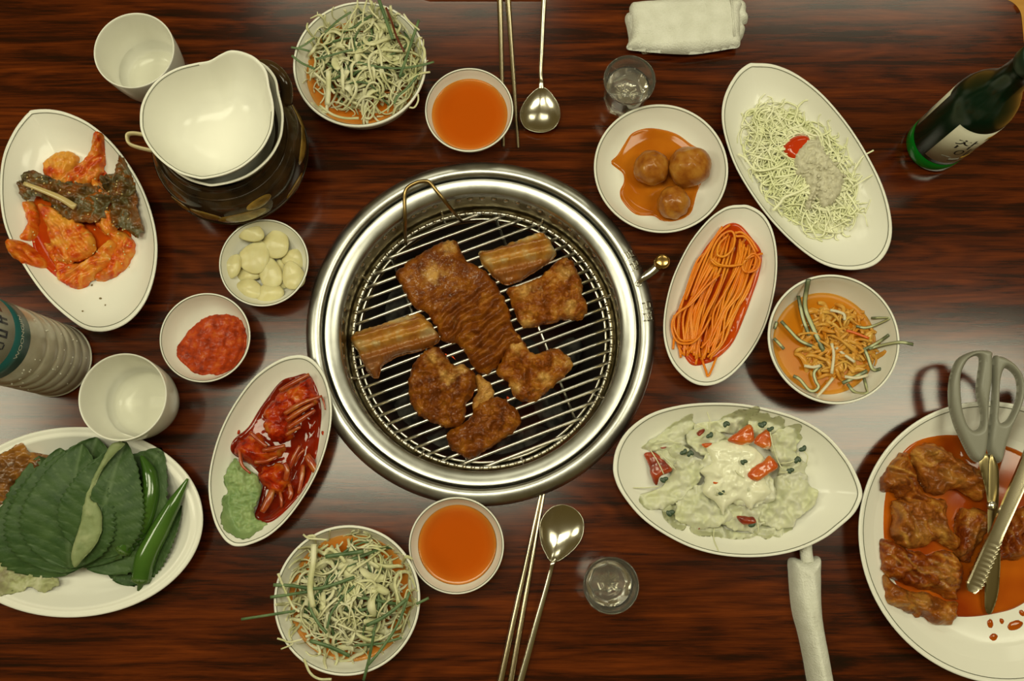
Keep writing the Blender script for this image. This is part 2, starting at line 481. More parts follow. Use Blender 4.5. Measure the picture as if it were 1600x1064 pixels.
GRP = 0.1415
def build_grate():
    c = np.array([G[0], G[1], GZ])
    g = thing('grill_grate', 'round wire grate with a bail handle lying in the grill', 'grate', c)
    V, F = torus(c, GRP, 0.0019, 120, 8); mesh('outer_wire', V, F, WIRE, g)
    V, F = torus(c + (0, 0, -0.004), GRP - 0.006, 0.0016, 120, 8); mesh('inner_wire', V, F, WIRE, g)
    a = math.radians(21); d = np.array([math.cos(a), math.sin(a)]); nrm = np.array([-d[1], d[0]])
    nb = 24; sp = 2 * GRP / (nb + 0.6)
    for k in range(nb):
        o = (k - (nb - 1) / 2) * sp; h = math.sqrt(max(GRP ** 2 - o ** 2, 0)) - 0.001
        p = np.array([np.r_[c[:2] + nrm * o + d * t, c[2] + 0.0006 - 0.001 * abs(t / h) ** 6] for t in np.linspace(-h, h, 13)])
        V, F = tube(p, 0.0020, 8); mesh('bar', V, F, WIRE, g)
    for o in (-0.062, 0.062):
        h = math.sqrt(GRP ** 2 - o ** 2)
        p = np.array([np.r_[c[:2] + d * o + nrm * t, c[2] - 0.0034] for t in (-h, h)])
        V, F = tube(p, 0.0018, 8); mesh('cross_bar', V, F, WIRE, g)
    parts = []
    for k in range(96):
        t = 2 * math.pi * k / 96
        parts.append(ellipsoid(c + (GRP * math.cos(t), GRP * math.sin(t), 0.0012), 0.0021, 0.0027, 0.0019, t, 8, 6))
    V, F = joinVF(parts); mesh('weld_beads', V, F, STEEL2, g, kind='stuff')
    hp = [P(634, 381, GZ), P(633, 364, GZ + 0.028), P(633, 342, 0.003), P(632, 308, 0.012), P(636, 294, 0.014), P(651, 285, 0.015), P(666, 283, 0.014), P(674, 288, 0.013), P(694, 313, 0.007), P(711, 334, GZ + 0.032), P(721, 345, GZ)]
    V, F = tube(cr(hp, 8), 0.0020, 8); mesh('bail_handle', V, F, M('browned_wire', (0.36, 0.25, 0.10), 0.32, metal=1.0), g)
build_grate()

def embers():
    EMB = bpy.data.materials.new('glowing_charcoal'); EMB.use_nodes = True
    nt = EMB.node_tree; N = nt.nodes; L = nt.links; b = N['Principled BSDF']
    b.inputs['Base Color'].default_value = (0.02, 0.018, 0.016, 1); b.inputs['Roughness'].default_value = 0.9
    tc = N.new('ShaderNodeTexCoord'); nz = N.new('ShaderNodeTexNoise'); nz.inputs['Scale'].default_value = 55; L.new(tc.outputs['Object'], nz.inputs['Vector'])
    r = N.new('ShaderNodeValToRGB'); r.color_ramp.elements[0].position = 0.52; r.color_ramp.elements[0].color = (0, 0, 0, 1)
    r.color_ramp.elements[1].position = 0.72; r.color_ramp.elements[1].color = (1, 0.10, 0.015, 1)
    L.new(nz.outputs['Fac'], r.inputs['Fac']); L.new(r.outputs['Color'], b.inputs['Emission Color']); b.inputs['Emission Strength'].default_value = 3.0
    ASH = M('ashy_charcoal', (0.05, 0.047, 0.042), 0.95, ramp=[(0.4, (0.018, 0.016, 0.014)), (0.75, (0.16, 0.15, 0.13))], scale=60)
    rnd = random.Random(5)
    spots = [(700, 585, 1), (778, 622, 1), (805, 545, 1), (640, 640, 0), (860, 640, 0), (700, 690, 0), (880, 560, 0), (620, 480, 0), (800, 700, 0), (840, 690, 0)]
    for k, (px, py, hot) in enumerate(spots):
        c = P(px, py, -0.105 if hot else -0.125)
        V, F = ellipsoid(c, 0.024 + 0.006 * rnd.random(), 0.017, 0.016, rnd.random() * 3, 22, 14, 0.16, k * 3, 2.2)
        mesh('charcoal', V, F, EMB if hot else ASH, loc=(c[0], c[1], c[2] - 0.017), label='lump of red glowing charcoal under the grate below the meat' if hot else 'lump of black ashy charcoal in the shadow under the grate', cat='charcoal', group='glowing charcoal in the fire bowl' if hot else 'ashy charcoal in the fire bowl')
embers()

# ------------------------------------------------------------------ dishes
BOWL = [(0.0, .03), (.42, .03), (.44, 0), (.50, 0), (.52, .05), (.72, .18), (.88, .46), (.965, .82), (1.0, .965), (.998, .99), (.985, 1.0), (.968, .995), (.957, .965), (.925, .82), (.84, .48), (.68, .22), (.5, .13), (.25, .105), (0, .10)]
PLATE = [(0, .06), (.50, .06), (.52, 0), (.57, 0), (.6, .08), (.78, .38), (.92, .72), (1, .95), (.999, .985), (.988, 1.0), (.975, .99), (.955, .93), (.86, .60), (.72, .30), (.58, .19), (.3, .15), (0, .15)]
FLAT = [(0, .08), (.60, .08), (.62, 0), (.67, 0), (.70, .10), (.86, .55), (1, .95), (.999, .985), (.990, 1.0), (.980, .99), (.95, .88), (.86, .55), (.78, .30), (.70, .20), (.4, .17), (0, .17)]
EMBOSS = [(0, .08), (.62, .08), (.64, 0), (.70, 0), (.72, .10), (.86, .55), (1, .93), (.998, .98), (.985, 1.0), (.965, .99), (.95, .94), (.935, .93), (.925, .955), (.905, .955), (.89, .90), (.80, .50), (.74, .28), (.66, .20), (.4, .17), (0, .17)]
class Dish:
    pass
def dish(name, label, cat, outline, H, prof, group=None, stripe=0.963, z0=0.0, body='body', mat=None, centre=None, stripe_skip=None):
    o = np.asarray(outline, float)
    c = o.mean(0) if centre is None else np.asarray(centre)
    d = Dish(); d.c = c; d.H = H; d.z0 = z0
    a = np.arctan2(o[:, 1] - c[1], o[:, 0] - c[0]); r = np.hypot(*(o - c).T); k = np.argsort(a)
    d.a = np.r_[a[k] - 2 * math.pi, a[k], a[k] + 2 * math.pi]; d.r = np.r_[r[k], r[k], r[k]]
    top = max(range(len(prof)), key=lambda i: prof[i][1])
    inn = prof[top:][::-1]
    d.is_, d.iz = [p[0] for p in inn], [z0 + p[1] * H for p in inn]
    d.rad = lambda t: np.interp(t, d.a, d.r)
    d.s = lambda x, y: np.hypot(x - c[0], y - c[1]) / d.rad(np.arctan2(y - c[1], x - c[0]))
    d.z = lambda x, y: np.interp(d.s(np.asarray(x), np.asarray(y)), d.is_, d.iz)
    root = thing(name, label, cat, (c[0], c[1], z0), group); d.root = root
    R = [np.column_stack([c + (o - c) * max(s, 1e-4), np.full(len(o), z0 + z * H)]) for s, z in prof]
    ccw = np.sum(o[:, 0] * np.roll(o[:, 1], -1) - np.roll(o[:, 0], -1) * o[:, 1]) > 0
    if not ccw: R = [q[::-1] for q in R]
    V, F = rings(R[::-1], True, True)
    d.body = mesh(body, V, [f[::-1] for f in F], mat or CER, root)
    if stripe:
        zi = np.interp(stripe, d.is_, d.iz)
        q = c + (o - c) * stripe
        pth = np.column_stack([q, np.full(len(o), zi + 0.0002)])
        if stripe_skip is not None: pth = stripe_skip(pth)
        n = len(pth)
        if stripe_skip is None:
            t = np.roll(pth, -1, 0) - np.roll(pth, 1, 0); t /= np.linalg.norm(t, axis=1)[:, None]
            side = np.cross(t, (0, 0, 1)); RR = []
            for kk in range(6):
                an = 2 * math.pi * kk / 6
                RR.append(pth + side * 0.00042 * math.cos(an) + np.array([0, 0, 1]) * 0.0003 * math.sin(an))
            V, F = rings(RR, wrap=True)
        else:
            V, F = tube(pth, 0.00042, 6, 0.7)
        mesh('rim_stripe', V, F, STRIPE, root)
    return d
def circ(px, py, r, z, n=96):
    c = P(px, py, z); R = pxr(px, py, r, z)
    t = np.arange(n) * 2 * math.pi / n
    return np.stack([c[0] + R * np.cos(t), c[1] + R * np.sin(t)], 1)
def pour(d, s, name, label, cat, mat, group=None, gap=0.0002):
    """liquid filling a dish up to where its wall has the relative radius s"""
    lev = np.interp(s, d.is_, d.iz); n = 96; t = np.arange(n) * 2 * math.pi / n; ro = d.rad(np.where(t > math.pi, t - 2 * math.pi, t))
    R = []; T = []
    def ring(q, z, tt):
        R.append(np.stack([d.c[0] + ro * q * np.cos(t), d.c[1] + ro * q * np.sin(t), np.full(n, z)], 1)); T.extend([tt] * n)
    for q in [0.02] + [q for q in d.is_ if 0.05 < q < s - 0.02]:
        ring(q, min(np.interp(q, d.is_, d.iz) + gap, lev - 0.001), 0)
    ring(s + .004, lev + 0.0011, 1); ring(s - .008, lev + 0.0003, 0.9); ring(s - .03, lev, 0.65); ring(s - .08, lev, 0.3); ring(s - .16, lev, 0.08); ring(s - .3, lev, 0); ring(.02, lev, 0)
    V, F = rings(R, True, True)
    d.level = lev
    return mesh(name, V, F, mat, label=label, cat=cat, group=group, tint=T + [0, 0])

c1 = crop(0, 0, 3.13); c2 = crop(0, 150, 2.8); c3 = crop(0, 440, 2.533); c4 = crop(0, 640, 3.129); c8 = crop(900, 0, 2.475)

# small round bowls
SAUCE = M('orange_dipping_sauce', (0.46, 0.078, 0.0025), 0.06, tint=(0.60, 0.22, 0.03), spec=0.3)
BR = pxr(713, 852, 74.5, 0.034); BH = 0.034
def rbowl(px, py, label, R, H, prof=BOWL, group=None, name='side_dish_bowl', **k):
    c = P(px, py, H); t = np.arange(96) * 2 * math.pi / 96
    return dish(name, label, 'bowl', np.stack([c[0] + R * np.cos(t), c[1] + R * np.sin(t)], 1), H, prof, group, **k)
sb1 = rbowl(733, 171, 'small white sauce bowl at the top beside the two chopsticks', BR, BH, name='sauce_bowl', group='small round white bowls')
pour(sb1, .865, 'dipping_sauce', 'orange dipping sauce in the bowl above the grill', 'sauce', SAUCE, 'dipping sauces')
sb2 = rbowl(713, 852, 'small white sauce bowl below the grill beside the lower salad bowl', BR, BH, name='sauce_bowl', group='small round white bowls')
pour(sb2, .835, 'dipping_sauce', 'orange dipping sauce in the bowl below the grill', 'sauce', SAUCE, 'dipping sauces')
gb = rbowl(412, 410, 'small white bowl of garlic left of the grill', BR * 0.985, BH, name='garlic_bowl', group='small round white bowls')
kb = rbowl(320, 527, 'small white bowl of red paste left of the grill', BR * 0.985, BH, name='paste_bowl', group='small round white bowls')
SR = pxr(542, 937, 114.5, 0.052); SH = 0.052
DRESS = M('orange_salad_dressing', (0.50, 0.125, 0.006), 0.08, tint=(0.60, 0.28, 0.06), spec=0.3)
v1 = rbowl(562, 99, 'round white salad bowl at the top left of the grill', SR, SH, name='salad_bowl', group='round white salad bowls')
pour(v1, .86, 'salad_dressing', 'orange dressing pooled under the upper green onion salad', 'sauce', DRESS, 'salad dressings')
v2 = rbowl(542, 937, 'round white salad bowl at the bottom left of the grill', SR, SH, name='salad_bowl', group='round white salad bowls')
pour(v2, .86, 'salad_dressing', 'orange dressing pooled under the lower green onion salad', 'sauce', DRESS, 'salad dressings')
bb = rbowl(1303, 529, 'round white bowl of orange broth with cucumber strips', pxr(1303, 529, 103, 0.05), 0.05, name='broth_bowl')
BROTH = M('orange_broth', (0.52, 0.165, 0.006), 0.06, tint=(0.60, 0.28, 0.045), spec=0.06)
pour(bb, .80, 'cold_broth', 'orange cold broth in the bowl right of the noodles', 'soup', BROTH)
mp = rbowl(1033, 262, 'round white dish holding three meatballs', pxr(1033, 262, 105, 0.03), 0.03, PLATE, name='meatball_dish')

# leaf-shaped plates, outlines of the rims
def leafplate(pts, H, name, label, group='leaf shaped white plates', prof=PLATE):
    return dish(name, label, 'plate', cr(W(pts, H), 5, True), H, prof, group)
kp = leafplate(c2([(122, 72), (140, 60), (215, 57), (300, 75), (400, 125), (500, 215), (590, 340), (650, 470), (685, 620), (680, 760), (640, 890), (570, 980), (480, 1025), (390, 1025), (310, 980), (200, 880), (100, 740), (30, 600), (2, 480), (0, 340), (18, 240), (60, 150), (100, 95)]), 0.03, 'leaf_plate', 'white leaf shaped plate of kimchi at the upper left')
sp = leafplate(c8([(665, 247), (695, 243), (770, 250), (860, 290), (960, 370), (1060, 490), (1140, 620), (1195, 740), (1222, 860), (1213, 950), (1165, 1018), (1080, 1043), (980, 1030), (890, 980), (790, 890), (700, 780), (620, 650), (577, 530), (564, 440), (578, 360), (620, 285)]), 0.028, 'leaf_plate', 'white leaf shaped plate of pale shredded cabbage at the upper right')
cn = crop(960, 300, 3.325)
npz = leafplate(cn([(605, 70), (650, 66), (700, 69), (770, 110), (820, 190), (845, 310), (843, 450), (815, 600), (770, 730), (700, 850), (610, 950), (520, 1000), (430, 1000), (350, 950), (290, 870), (258, 760), (258, 640), (285, 500), (330, 380), (400, 250), (490, 140), (560, 88)]), 0.026, 'leaf_plate', 'narrow white leaf shaped plate of orange noodles right of the grill')
cl = crop(940, 600, 3.548)
lp = leafplate(cl([(64, 450), (85, 350), (150, 250), (270, 165), (430, 118), (600, 103), (780, 110), (960, 145), (1120, 200), (1260, 290), (1370, 420), (1425, 525), (1447, 600), (1438, 650), (1400, 720), (1330, 785), (1230, 860), (1080, 925), (900, 958), (700, 955), (520, 915), (360, 840), (220, 740), (120, 620), (75, 530)]), 0.03, 'leaf_plate', 'white leaf shaped plate of lettuce salad at the lower right')
cc = crop(320, 540, 3.327)
cp = leafplate(cc([(480, 48), (550, 65), (610, 130), (645, 220), (660, 340), (645, 470), (600, 620), (530, 760), (430, 900), (330, 990), (230, 1035), (165, 1044), (125, 1030), (90, 995), (50, 920), (22, 800), (20, 680), (45, 550), (90, 420), (160, 290), (260, 160), (380, 75)]), 0.028, 'leaf_plate', 'narrow white leaf shaped plate of red crab at the lower left')
# meat plate and perilla plate
MPX, MPY = 1559, 843
mt = dish('meat_plate', 'large round white plate of raw marinated meat at the right edge', 'plate', circ(MPX, MPY, 217, 0.025, 128), 0.025, FLAT)
def ell(px, py, rx, ry, z, rot, n=128):
    t = np.arange(n) * 2 * math.pi / n; a = math.radians(rot)
    x = rx * np.cos(t); y = ry * np.sin(t)
    return W([(px + u * math.cos(a) - v * math.sin(a), py + u * math.sin(a) + v * math.cos(a)) for u, v in zip(x, y)], z)
pp = dish('oval_plate', 'oval white plate of green leaves and chillies at the lower left', 'plate', ell(113, 816, 204, 149, 0.024, -3), 0.024, EMBOSS, stripe=None)

# ------------------------------------------------------------------ cups, jar and spouted bowls
CUPP = [(0, .02), (.60, .02), (.62, 0), (.66, 0), (.70, .02), (.80, .12), (.90, .35), (.965, .65), (1.0, .97), (.998, .99), (.985, 1.0), (.965, .99), (.955, .96), (.925, .65), (.86, .36), (.76, .15), (.66, .07), (.4, .05), (0, .05)]
CR_ = pxr(191, 620, 69, 0.07)
cu1 = rbowl(209, 78, 'white water cup at the top left behind the stacked bowls', CR_ * 0.97, 0.070, CUPP, 'white water cups', 'water_cup', stripe=None)
cu2 = rbowl(191, 620, 'white water cup at the edge of the green leaf plate', CR_, 0.070, CUPP, 'white water cups', 'water_cup', stripe=None)
for cu_, pos in ((cu1, 'upper'), (cu2, 'lower')):
    cu_.root['category'] = 'cup'
    V, F = lathe((cu_.c[0], cu_.c[1], 0), [(CR_ * .70, .0075), (CR_ * .80, .014), (CR_ * .845, .022), (CR_ * .84, .0222), (0.002, .0222)], 64)
    mesh('cup_water', V, F, liquid('water', (0.985, 0.985, 0.97), 3), label='clear water in the %s white cup' % pos, cat='water', group='water in the white cups')

# dark earthenware jar under the two spouted bowls
JB = P(360, 231, 0.058); JR = pxr(360, 231, 118, 0.058)
def jar():
    GLZ = M('dark_brown_onggi_glaze', (0.030, 0.017, 0.007), 0.10, ramp=[(0.35, (0.014, 0.008, 0.004)), (0.65, (0.050, 0.027, 0.010))], scale=35, spec=0.3)
    j = thing('earthenware_jar', 'dark brown glazed earthenware jar under the stacked white bowls', 'jar', (JB[0], JB[1], 0))
    c = (JB[0], JB[1], 0)
    pf = [(0, .003), (JR * .62, .003), (JR * .66, 0), (JR * .74, .004), (JR * .90, .022), (JR * .985, .042), (JR, .058), (JR * .975, .073), (JR * .90, .087), (JR * .80, .0945), (JR * .775, .098), (JR * .775, .101), (JR * .755, .1025), (JR * .73, .101), (JR * .725, .094), (JR * .82, .083), (JR * .92, .055), (JR * .80, .02), (0, .010)]
    V, F = lathe(c, pf, 96); mesh('jar_body', V, F, GLZ, j)
    def on(a, z):
        r = np.interp(z, [.004, .022, .042, .058, .073, .087, .0945], [JR * .74, JR * .90, JR * .985, JR, JR * .975, JR * .90, JR * .80])
        return r
    OCH = M('ochre_petal_glaze', (0.22, 0.13, 0.025), 0.16, ramp=[(0.35, (0.13, 0.075, 0.012)), (0.65, (0.30, 0.18, 0.035))], scale=70, coat=0.5)
    for a0, z0, la, lz, rot in ((-78, .060, 20, .011, .18), (-105, .066, 13, .008, -.1), (-60, .076, 11, .006, .2), (-128, .063, 10, .009, .3), (0, .066, 17, .007, -.3), (28, .063, 16, .009, .2), (62, .07, 15, .007, .1), (-30, .05, 12, .008, .2)):
        R_ = []
        for s in (1.0, .85, .5, .2):
            ring = []
            for k in range(28):
                t = 2 * math.pi * k / 28
                u, v = s * math.cos(t), s * math.sin(t)
                aa = math.radians(a0 + la * (u * math.cos(rot) - v * math.sin(rot) * .3)); zz = z0 + lz * (v + u * rot)
                r = on(aa, zz) + (0.0002 if s == 1 else 0.0009)
                ring.append((c[0] + r * math.cos(aa), c[1] + r * math.sin(aa), zz))
            R_.append(np.array(ring))
        V, F = rings(R_, False, True); mesh('petal_relief', V, F, OCH, j)
    # raised bands and side lug
    for zz in (.0905, .046):
        V, F = torus((c[0], c[1], zz), on(0, zz) + .0003, .0011, 96, 6); mesh('raised_band', V, F, GLZ, j)
    a = math.radians(52); q = lambda r, z, da=0: np.array([c[0] + r * math.cos(a + da), c[1] + r * math.sin(a + da), z])
    V, F = tube(cr([q(JR * .93, .080, .35), q(JR * 1.06, .092, .2), q(JR * 1.10, .095, 0), q(JR * 1.06, .092, -.2), q(JR * .93, .080, -.35)], 6), 0.0062, 12)
    mesh('lug_handle', V, F, GLZ, j)
jar()
SPB = [(0, .04), (.48, .04), (.50, 0), (.56, 0), (.60, .08), (.76, .34), (.88, .62), (.965, .90), (1.0, .98), (.998, .992), (.985, 1.0), (.965, .99), (.95, .95), (.90, .76), (.78, .42), (.62, .16), (.4, .07), (0, .05)]
spout = [(218, 190), (220, 165), (231, 141), (249, 121), (275, 106), (305, 98), (327, 94), (345, 84), (361, 78), (381, 81), (401, 91), (416, 110), (421, 134), (427, 160), (427.5, 182), (423, 207), (408, 234), (382, 258), (353, 272), (321, 279), (305, 278), (277, 269), (250, 250), (231, 228), (221, 208)]
TZ = 0.141
cen = P(322, 179, TZ)[:2]
def skip_spout(p):
    a = np.arctan2(p[:, 1] - cen[1], p[:, 0] - cen[0]); k = (a > math.radians(5)) & (a < math.radians(100))
    i0 = np.argmax(k & ~np.roll(k, 1)); p = np.roll(p, -i0, 0); k = np.roll(k, -i0)
    return p[~k]
ub = dish('spouted_bowl', 'upper white spouted bowl stacked on top over the dark jar', 'bowl', cr(W(spout, TZ), 5, True), 0.054, SPB, 'stacked white spouted bowls', stripe=0.958, z0=TZ - 0.054, centre=cen, stripe_skip=skip_spout)
off = P(337, 190, 0.124)[:2]; T2 = 0.124
o2 = cr(W(spout, TZ), 5, True) - cen
rr2 = np.hypot(o2[:, 0], o2[:, 1]); 
o2 = o2 * 1.02
lb = dish('spouted_bowl', 'lower white spouted bowl of the stack resting in the dark jar', 'bowl', o2 + off, 0.054, SPB, 'stacked white spouted bowls', stripe=0.958, z0=T2 - 0.054, centre=off)
hp = [P(236, 214, .109), P(216, 209, .110), P(203, 209, .110), P(199, 214, .109), P(202, 224, .108), P(215, 230, .106), P(240, 236, .104)]
V, F = tube(cr(hp, 6), 0.0017, 10, 2.2); mesh('handle', V, F, M('cream_handle_glaze', (0.62, 0.53, 0.30), 0.25), lb.root)

# ------------------------------------------------------------------ meat on the grate
def meatmat(name, lean, glaze, fat, rough=0.38, scale=70, bump=(520, 0.9, 0.0016)):
    return M(name, lean, rough, ramp=[(0.30, tuple(0.55 * c for c in lean)), (0.45, lean), (0.60, glaze), (0.78, fat)], scale=scale, detail=6, distort=0.6,
             bump=bump, coat=0.30, coat_rough=0.05, tint=(0.55, 0.29, 0.07), spec=0.15)
COOKED = meatmat('glazed_grilled_beef', (0.165, 0.038, 0.0022), (0.27, 0.078, 0.0045), (0.38, 0.145, 0.014))
FATTY = meatmat('fatty_grilled_beef', (0.23, 0.055, 0.003), (0.37, 0.125, 0.010), (0.50, 0.25, 0.05))
BONE = M('glazed_rib_bone', (0.42, 0.25, 0.08), 0.26, ramp=[(0.32, (0.34, 0.12, 0.012)), (0.5, (0.46, 0.21, 0.03)), (0.66, (0.50, 0.36, 0.16))], scale=55, stretch=(1, 1, 1), coat=0.45, coat_rough=0.08, bump=(120, 0.4, 0.001), tint=(0.22, 0.055, 0.008))
cg = crop(540, 340, 2.8)
MZ = GZ + 0.0024
def meat(pts, name, label, mat, H, amp, ns, relief=None, seed=0, edge=0.008, jag=0.0012, tintf=None, cat='meat', g=0.0011, base=None, zz=None, group='meat pieces on the grate', thick=0.03, c=cg):
    z = MZ if zz is None else zz
    def rel2(x, y, sd):
        q = 0.00055 * fbm(x * 620, y * 620, seed + 20, 2) + 0.0010 * np.maximum(fbm(x * 260, y * 260, seed + 23, 3), -0.2)
        return q + (relief(x, y, sd) if relief is not None else 0)
    V, F, info = blob(W(c(pts), z + H * 0.6), z if base is None else base, H, edge, g, amp, ns, seed, 5, rel2, jag=jag, jagf=260, thick=thick)
    n = len(V)
    t = np.zeros(n) if tintf is None else np.clip(tintf(V[:, 0], V[:, 1], info['sd']), 0, 1)
    return mesh(name, V, F, mat, tint=t, label=label, cat=cat, group=group)
def axis(p0, p1, c, z):
    a, b = W(c([p0, p1]), z); d = (b - a); L = np.hypot(*d); d /= L; n = np.array([-d[1], d[0]])
    return a, d, n, L
# the large rolled-out sheet of meat with cross wrinkles
a0, d0, n0, L0 = axis((400, 130), (640, 660), cg, MZ + 0.006)
def slab_rel(x, y, sd):
    u = (x - a0[0]) * d0[0] + (y - a0[1]) * d0[1]; v = (x - a0[0]) * n0[0] + (y - a0[1]) * n0[1]
    ph = (u + 0.25 * v + 0.004 * fbm(x * 60, y * 60, 21, 3)) / 0.0125
    s = np.sin(2 * math.pi * ph); m = np.exp(-((u - 0.105) / 0.045) ** 2)
    return 0.0036 * m * s + 0.0012 * np.sin(2 * math.pi * (v / 0.03)) + 0.0035 * np.exp(-((v + 0.0) / 0.02) ** 2)
def fatpatch(spots, c, z, r):
    q = W(c(spots), z)
    def f(x, y, sd):
        t = np.zeros(len(x))
        for p in q: t = np.maximum(t, 1.25 * np.exp(-((x - p[0]) ** 2 + (y - p[1]) ** 2) / r ** 2) + 0.45 * fbm(x * 190, y * 190, 9, 3) - 0.35)
        return t
    return f
meat([(475, 92), (500, 130), (530, 190), (575, 205), (640, 260), (680, 320), (715, 400), (730, 470), (775, 530), (790, 560), (730, 575), (695, 605), (655, 660), (600, 685), (558, 650), (500, 560), (430, 540), (390, 470), (350, 410), (300, 390), (240, 290), (220, 240), (300, 170), (400, 112)],
     'grilled_meat', 'large wrinkled sheet of brown glazed meat across the grate centre', COOKED, 0.010, 0.0013, 90, slab_rel, 3, tintf=fatpatch([(385, 250), (460, 130)], cg, MZ + 0.01, 0.011))
def rib(pts, p0, p1, label, seed):
    a, d, n, L = axis(p0, p1, cg, MZ + 0.012)
    def rel(x, y, sd):
        u = (x - a[0]) * d[0] + (y - a[1]) * d[1]; v = (x - a[0]) * n[0] + (y - a[1]) * n[1]
        return 0.0032 * np.cos(2 * math.pi * v / 0.0125) - 0.004 * np.clip(-(v + 0.011) / 0.01, 0, 1) + 0.0006 * np.sin(2 * math.pi * u / 0.006) * np.clip(-(v + 0.004) / 0.008, 0, 1)
    def tf(x, y, sd):
        v = (x - a[0]) * n[0] + (y - a[1]) * n[1]
        return 1.0 * np.exp(-((v - 0.001) / 0.0016) ** 2) * (0.5 + 0.8 * fbm(x * 120, y * 120, seed, 3)) + np.clip(-(v + 0.016) / 0.006, 0, 0.8)
    meat(pts, 'rib_bone', label, BONE, 0.017, 0.0008, 120, rel, seed, edge=0.007, jag=0.0008, tintf=tf, cat='rib')
rib([(580, 145), (640, 132), (740, 98), (850, 60), (882, 72), (905, 115), (920, 160), (830, 230), (720, 285), (670, 272), (600, 200)], (600, 165), (890, 100), 'pale glazed rib bone at the upper right of the grate', 31)
rib([(20, 512), (120, 470), (280, 420), (330, 415), (380, 470), (412, 530), (330, 575), (240, 600), (160, 640), (135, 700), (90, 672), (50, 590)], (40, 530), (350, 440), 'pale glazed rib bone at the left of the grate', 34)
meat([(708, 310), (770, 290), (850, 252), (920, 190), (960, 170), (1000, 190), (1030, 260), (1040, 330), (1060, 390), (1030, 440), (960, 442), (880, 460), (800, 482), (755, 450), (735, 390)],
     'grilled_meat', 'knobbly grilled meat piece below the upper right rib bone', FATTY, 0.013, 0.0042, 150, None, 5, tintf=fatpatch([(960, 240), (780, 310), (980, 400), (800, 470)], cg, MZ + 0.01, 0.010))
meat([(330, 592), (395, 560), (435, 595), (470, 640), (520, 640), (570, 690), (565, 760), (530, 810), (525, 860), (500, 910), (440, 918), (370, 890), (310, 860), (280, 800), (272, 720), (290, 640)],
     'grilled_meat', 'knobbly grilled meat piece below the left rib bone', COOKED, 0.013, 0.0046, 140, None, 8, tintf=fatpatch([(380, 610), (440, 700), (500, 650)], cg, MZ + 0.01, 0.009))
meat([(600, 800), (660, 780), (720, 812), (768, 870), (750, 920), (690, 970), (560, 1050), (510, 1042), (450, 1000), (445, 940), (500, 905), (545, 870), (560, 830)],
     'grilled_meat', 'brown grilled meat piece lowest on the grate', COOKED, 0.011, 0.0036, 160, None, 11)
meat([(565, 685), (610, 700), (648, 750), (640, 800), (600, 830), (562, 840), (556, 800), (575, 750)],
     'grilled_meat', 'small strip of pale fat joining two meat pieces', FATTY, 0.010, 0.0030, 160, None, 13, tintf=lambda x, y, sd: 0.7 + 0.4 * fbm(x * 150, y * 150, 4, 3))
meat([(690, 605), (716, 515), (755, 505), (792, 560), (830, 592), (920, 565), (962, 590), (1000, 640), (960, 690), (900, 742), (850, 790), (790, 805), (740, 782), (705, 715), (655, 672)],
     'grilled_meat', 'fatty grilled meat piece at the lower right of the large sheet', FATTY, 0.012, 0.0044, 150, None, 17, tintf=fatpatch([(870, 700), (740, 740), (980, 635), (750, 560)], cg, MZ + 0.01, 0.008))

# ------------------------------------------------------------------ garlic and paste
GAR = M('peeled_garlic', (0.64, 0.58, 0.30), 0.32, sss=0.25, sss_s=0.006, sss_r=(1, .8, .4), ramp=[(0.3, (0.60, 0.53, 0.26)), (0.7, (0.68, 0.63, 0.36))], scale=60)
cga = crop(330, 330, 6.647)
for k, (x, y, rx, ry, rot, lay) in enumerate([(440, 245, 118, 82, .2, 0), (670, 325, 112, 132, .3, 1), (235, 585, 78, 112, .5, 0), (390, 630, 112, 74, -.2, 0), (720, 640, 66, 130, -.2, 0), (860, 490, 100, 84, .3, 0), (385, 805, 125, 88, .1, 0), (600, 850, 118, 90, -.35, 0), (845, 660, 92, 125, -.3, 1), (600, 615, 92, 150, -.35, 1), (450, 460, 125, 145, .5, 1.6)]):
    q = cga([(x, y)])[0]; z = gb.z0 + 0.0085 + 0.0055 * lay
    c = P(q[0], q[1], z + 0.004); z = float(gb.z(c[0], c[1])) + 0.0052 + 0.0050 * lay
    V, F = ellipsoid((0, 0, 0), rx * 1.27 / 6.647 / 1520, ry * 1.27 / 6.647 / 1520, 0.0046, 0, 26, 12)
    r = V[:, 1] / (ry * 1.27 / 6.647 / 1520); V[:, 0] *= 1 - 0.28 * np.clip(r, -1, 1); V[:, 2] += 0.0012 * fbm(V[:, 0] * 90, V[:, 1] * 90, k, 2)
    a = -rot; V = np.stack([V[:, 0] * math.cos(a) - V[:, 1] * math.sin(a), V[:, 0] * math.sin(a) + V[:, 1] * math.cos(a), V[:, 2]], 1) + (c[0], c[1], z)
    names = ['at the top left of the garlic bowl', 'large, at the top right of the garlic bowl', 'at the far left of the garlic bowl', 'left of centre, half under the topmost clove', 'between the middle and the right cloves', 'at the right rim, half under another clove', 'at the bottom left of the garlic bowl', 'at the bottom of the garlic bowl', 'on top at the right of the garlic bowl', 'long, in the middle of the garlic bowl', 'with a slit, topmost in the garlic bowl']
    mesh('garlic_clove', V, F, GAR, label='peeled garlic clove ' + names[k], cat='garlic', group='garlic cloves in the bowl')
PASTE = M('red_soybean_paste', (0.42, 0.055, 0.008), 0.4, ramp=[(0.3, (0.20, 0.017, 0.002)), (0.55, (0.42, 0.045, 0.004)), (0.75, (0.52, 0.10, 0.010))], scale=130, coat=0.08, coat_rough=0.05, spec=0.2, bump=(350, 0.6, 0.001))
V, F, i = blob(W(c3([(700, 250), (735, 190), (800, 135), (880, 122), (945, 145), (973, 200), (968, 280), (930, 340), (865, 368), (825, 362), (790, 370), (740, 340), (705, 300)]), 0.016), lambda x, y: kb.z(x, y), 0.007, 0.012, 0.0012, 0.0016, 180, 41, 4, jag=0.0006)
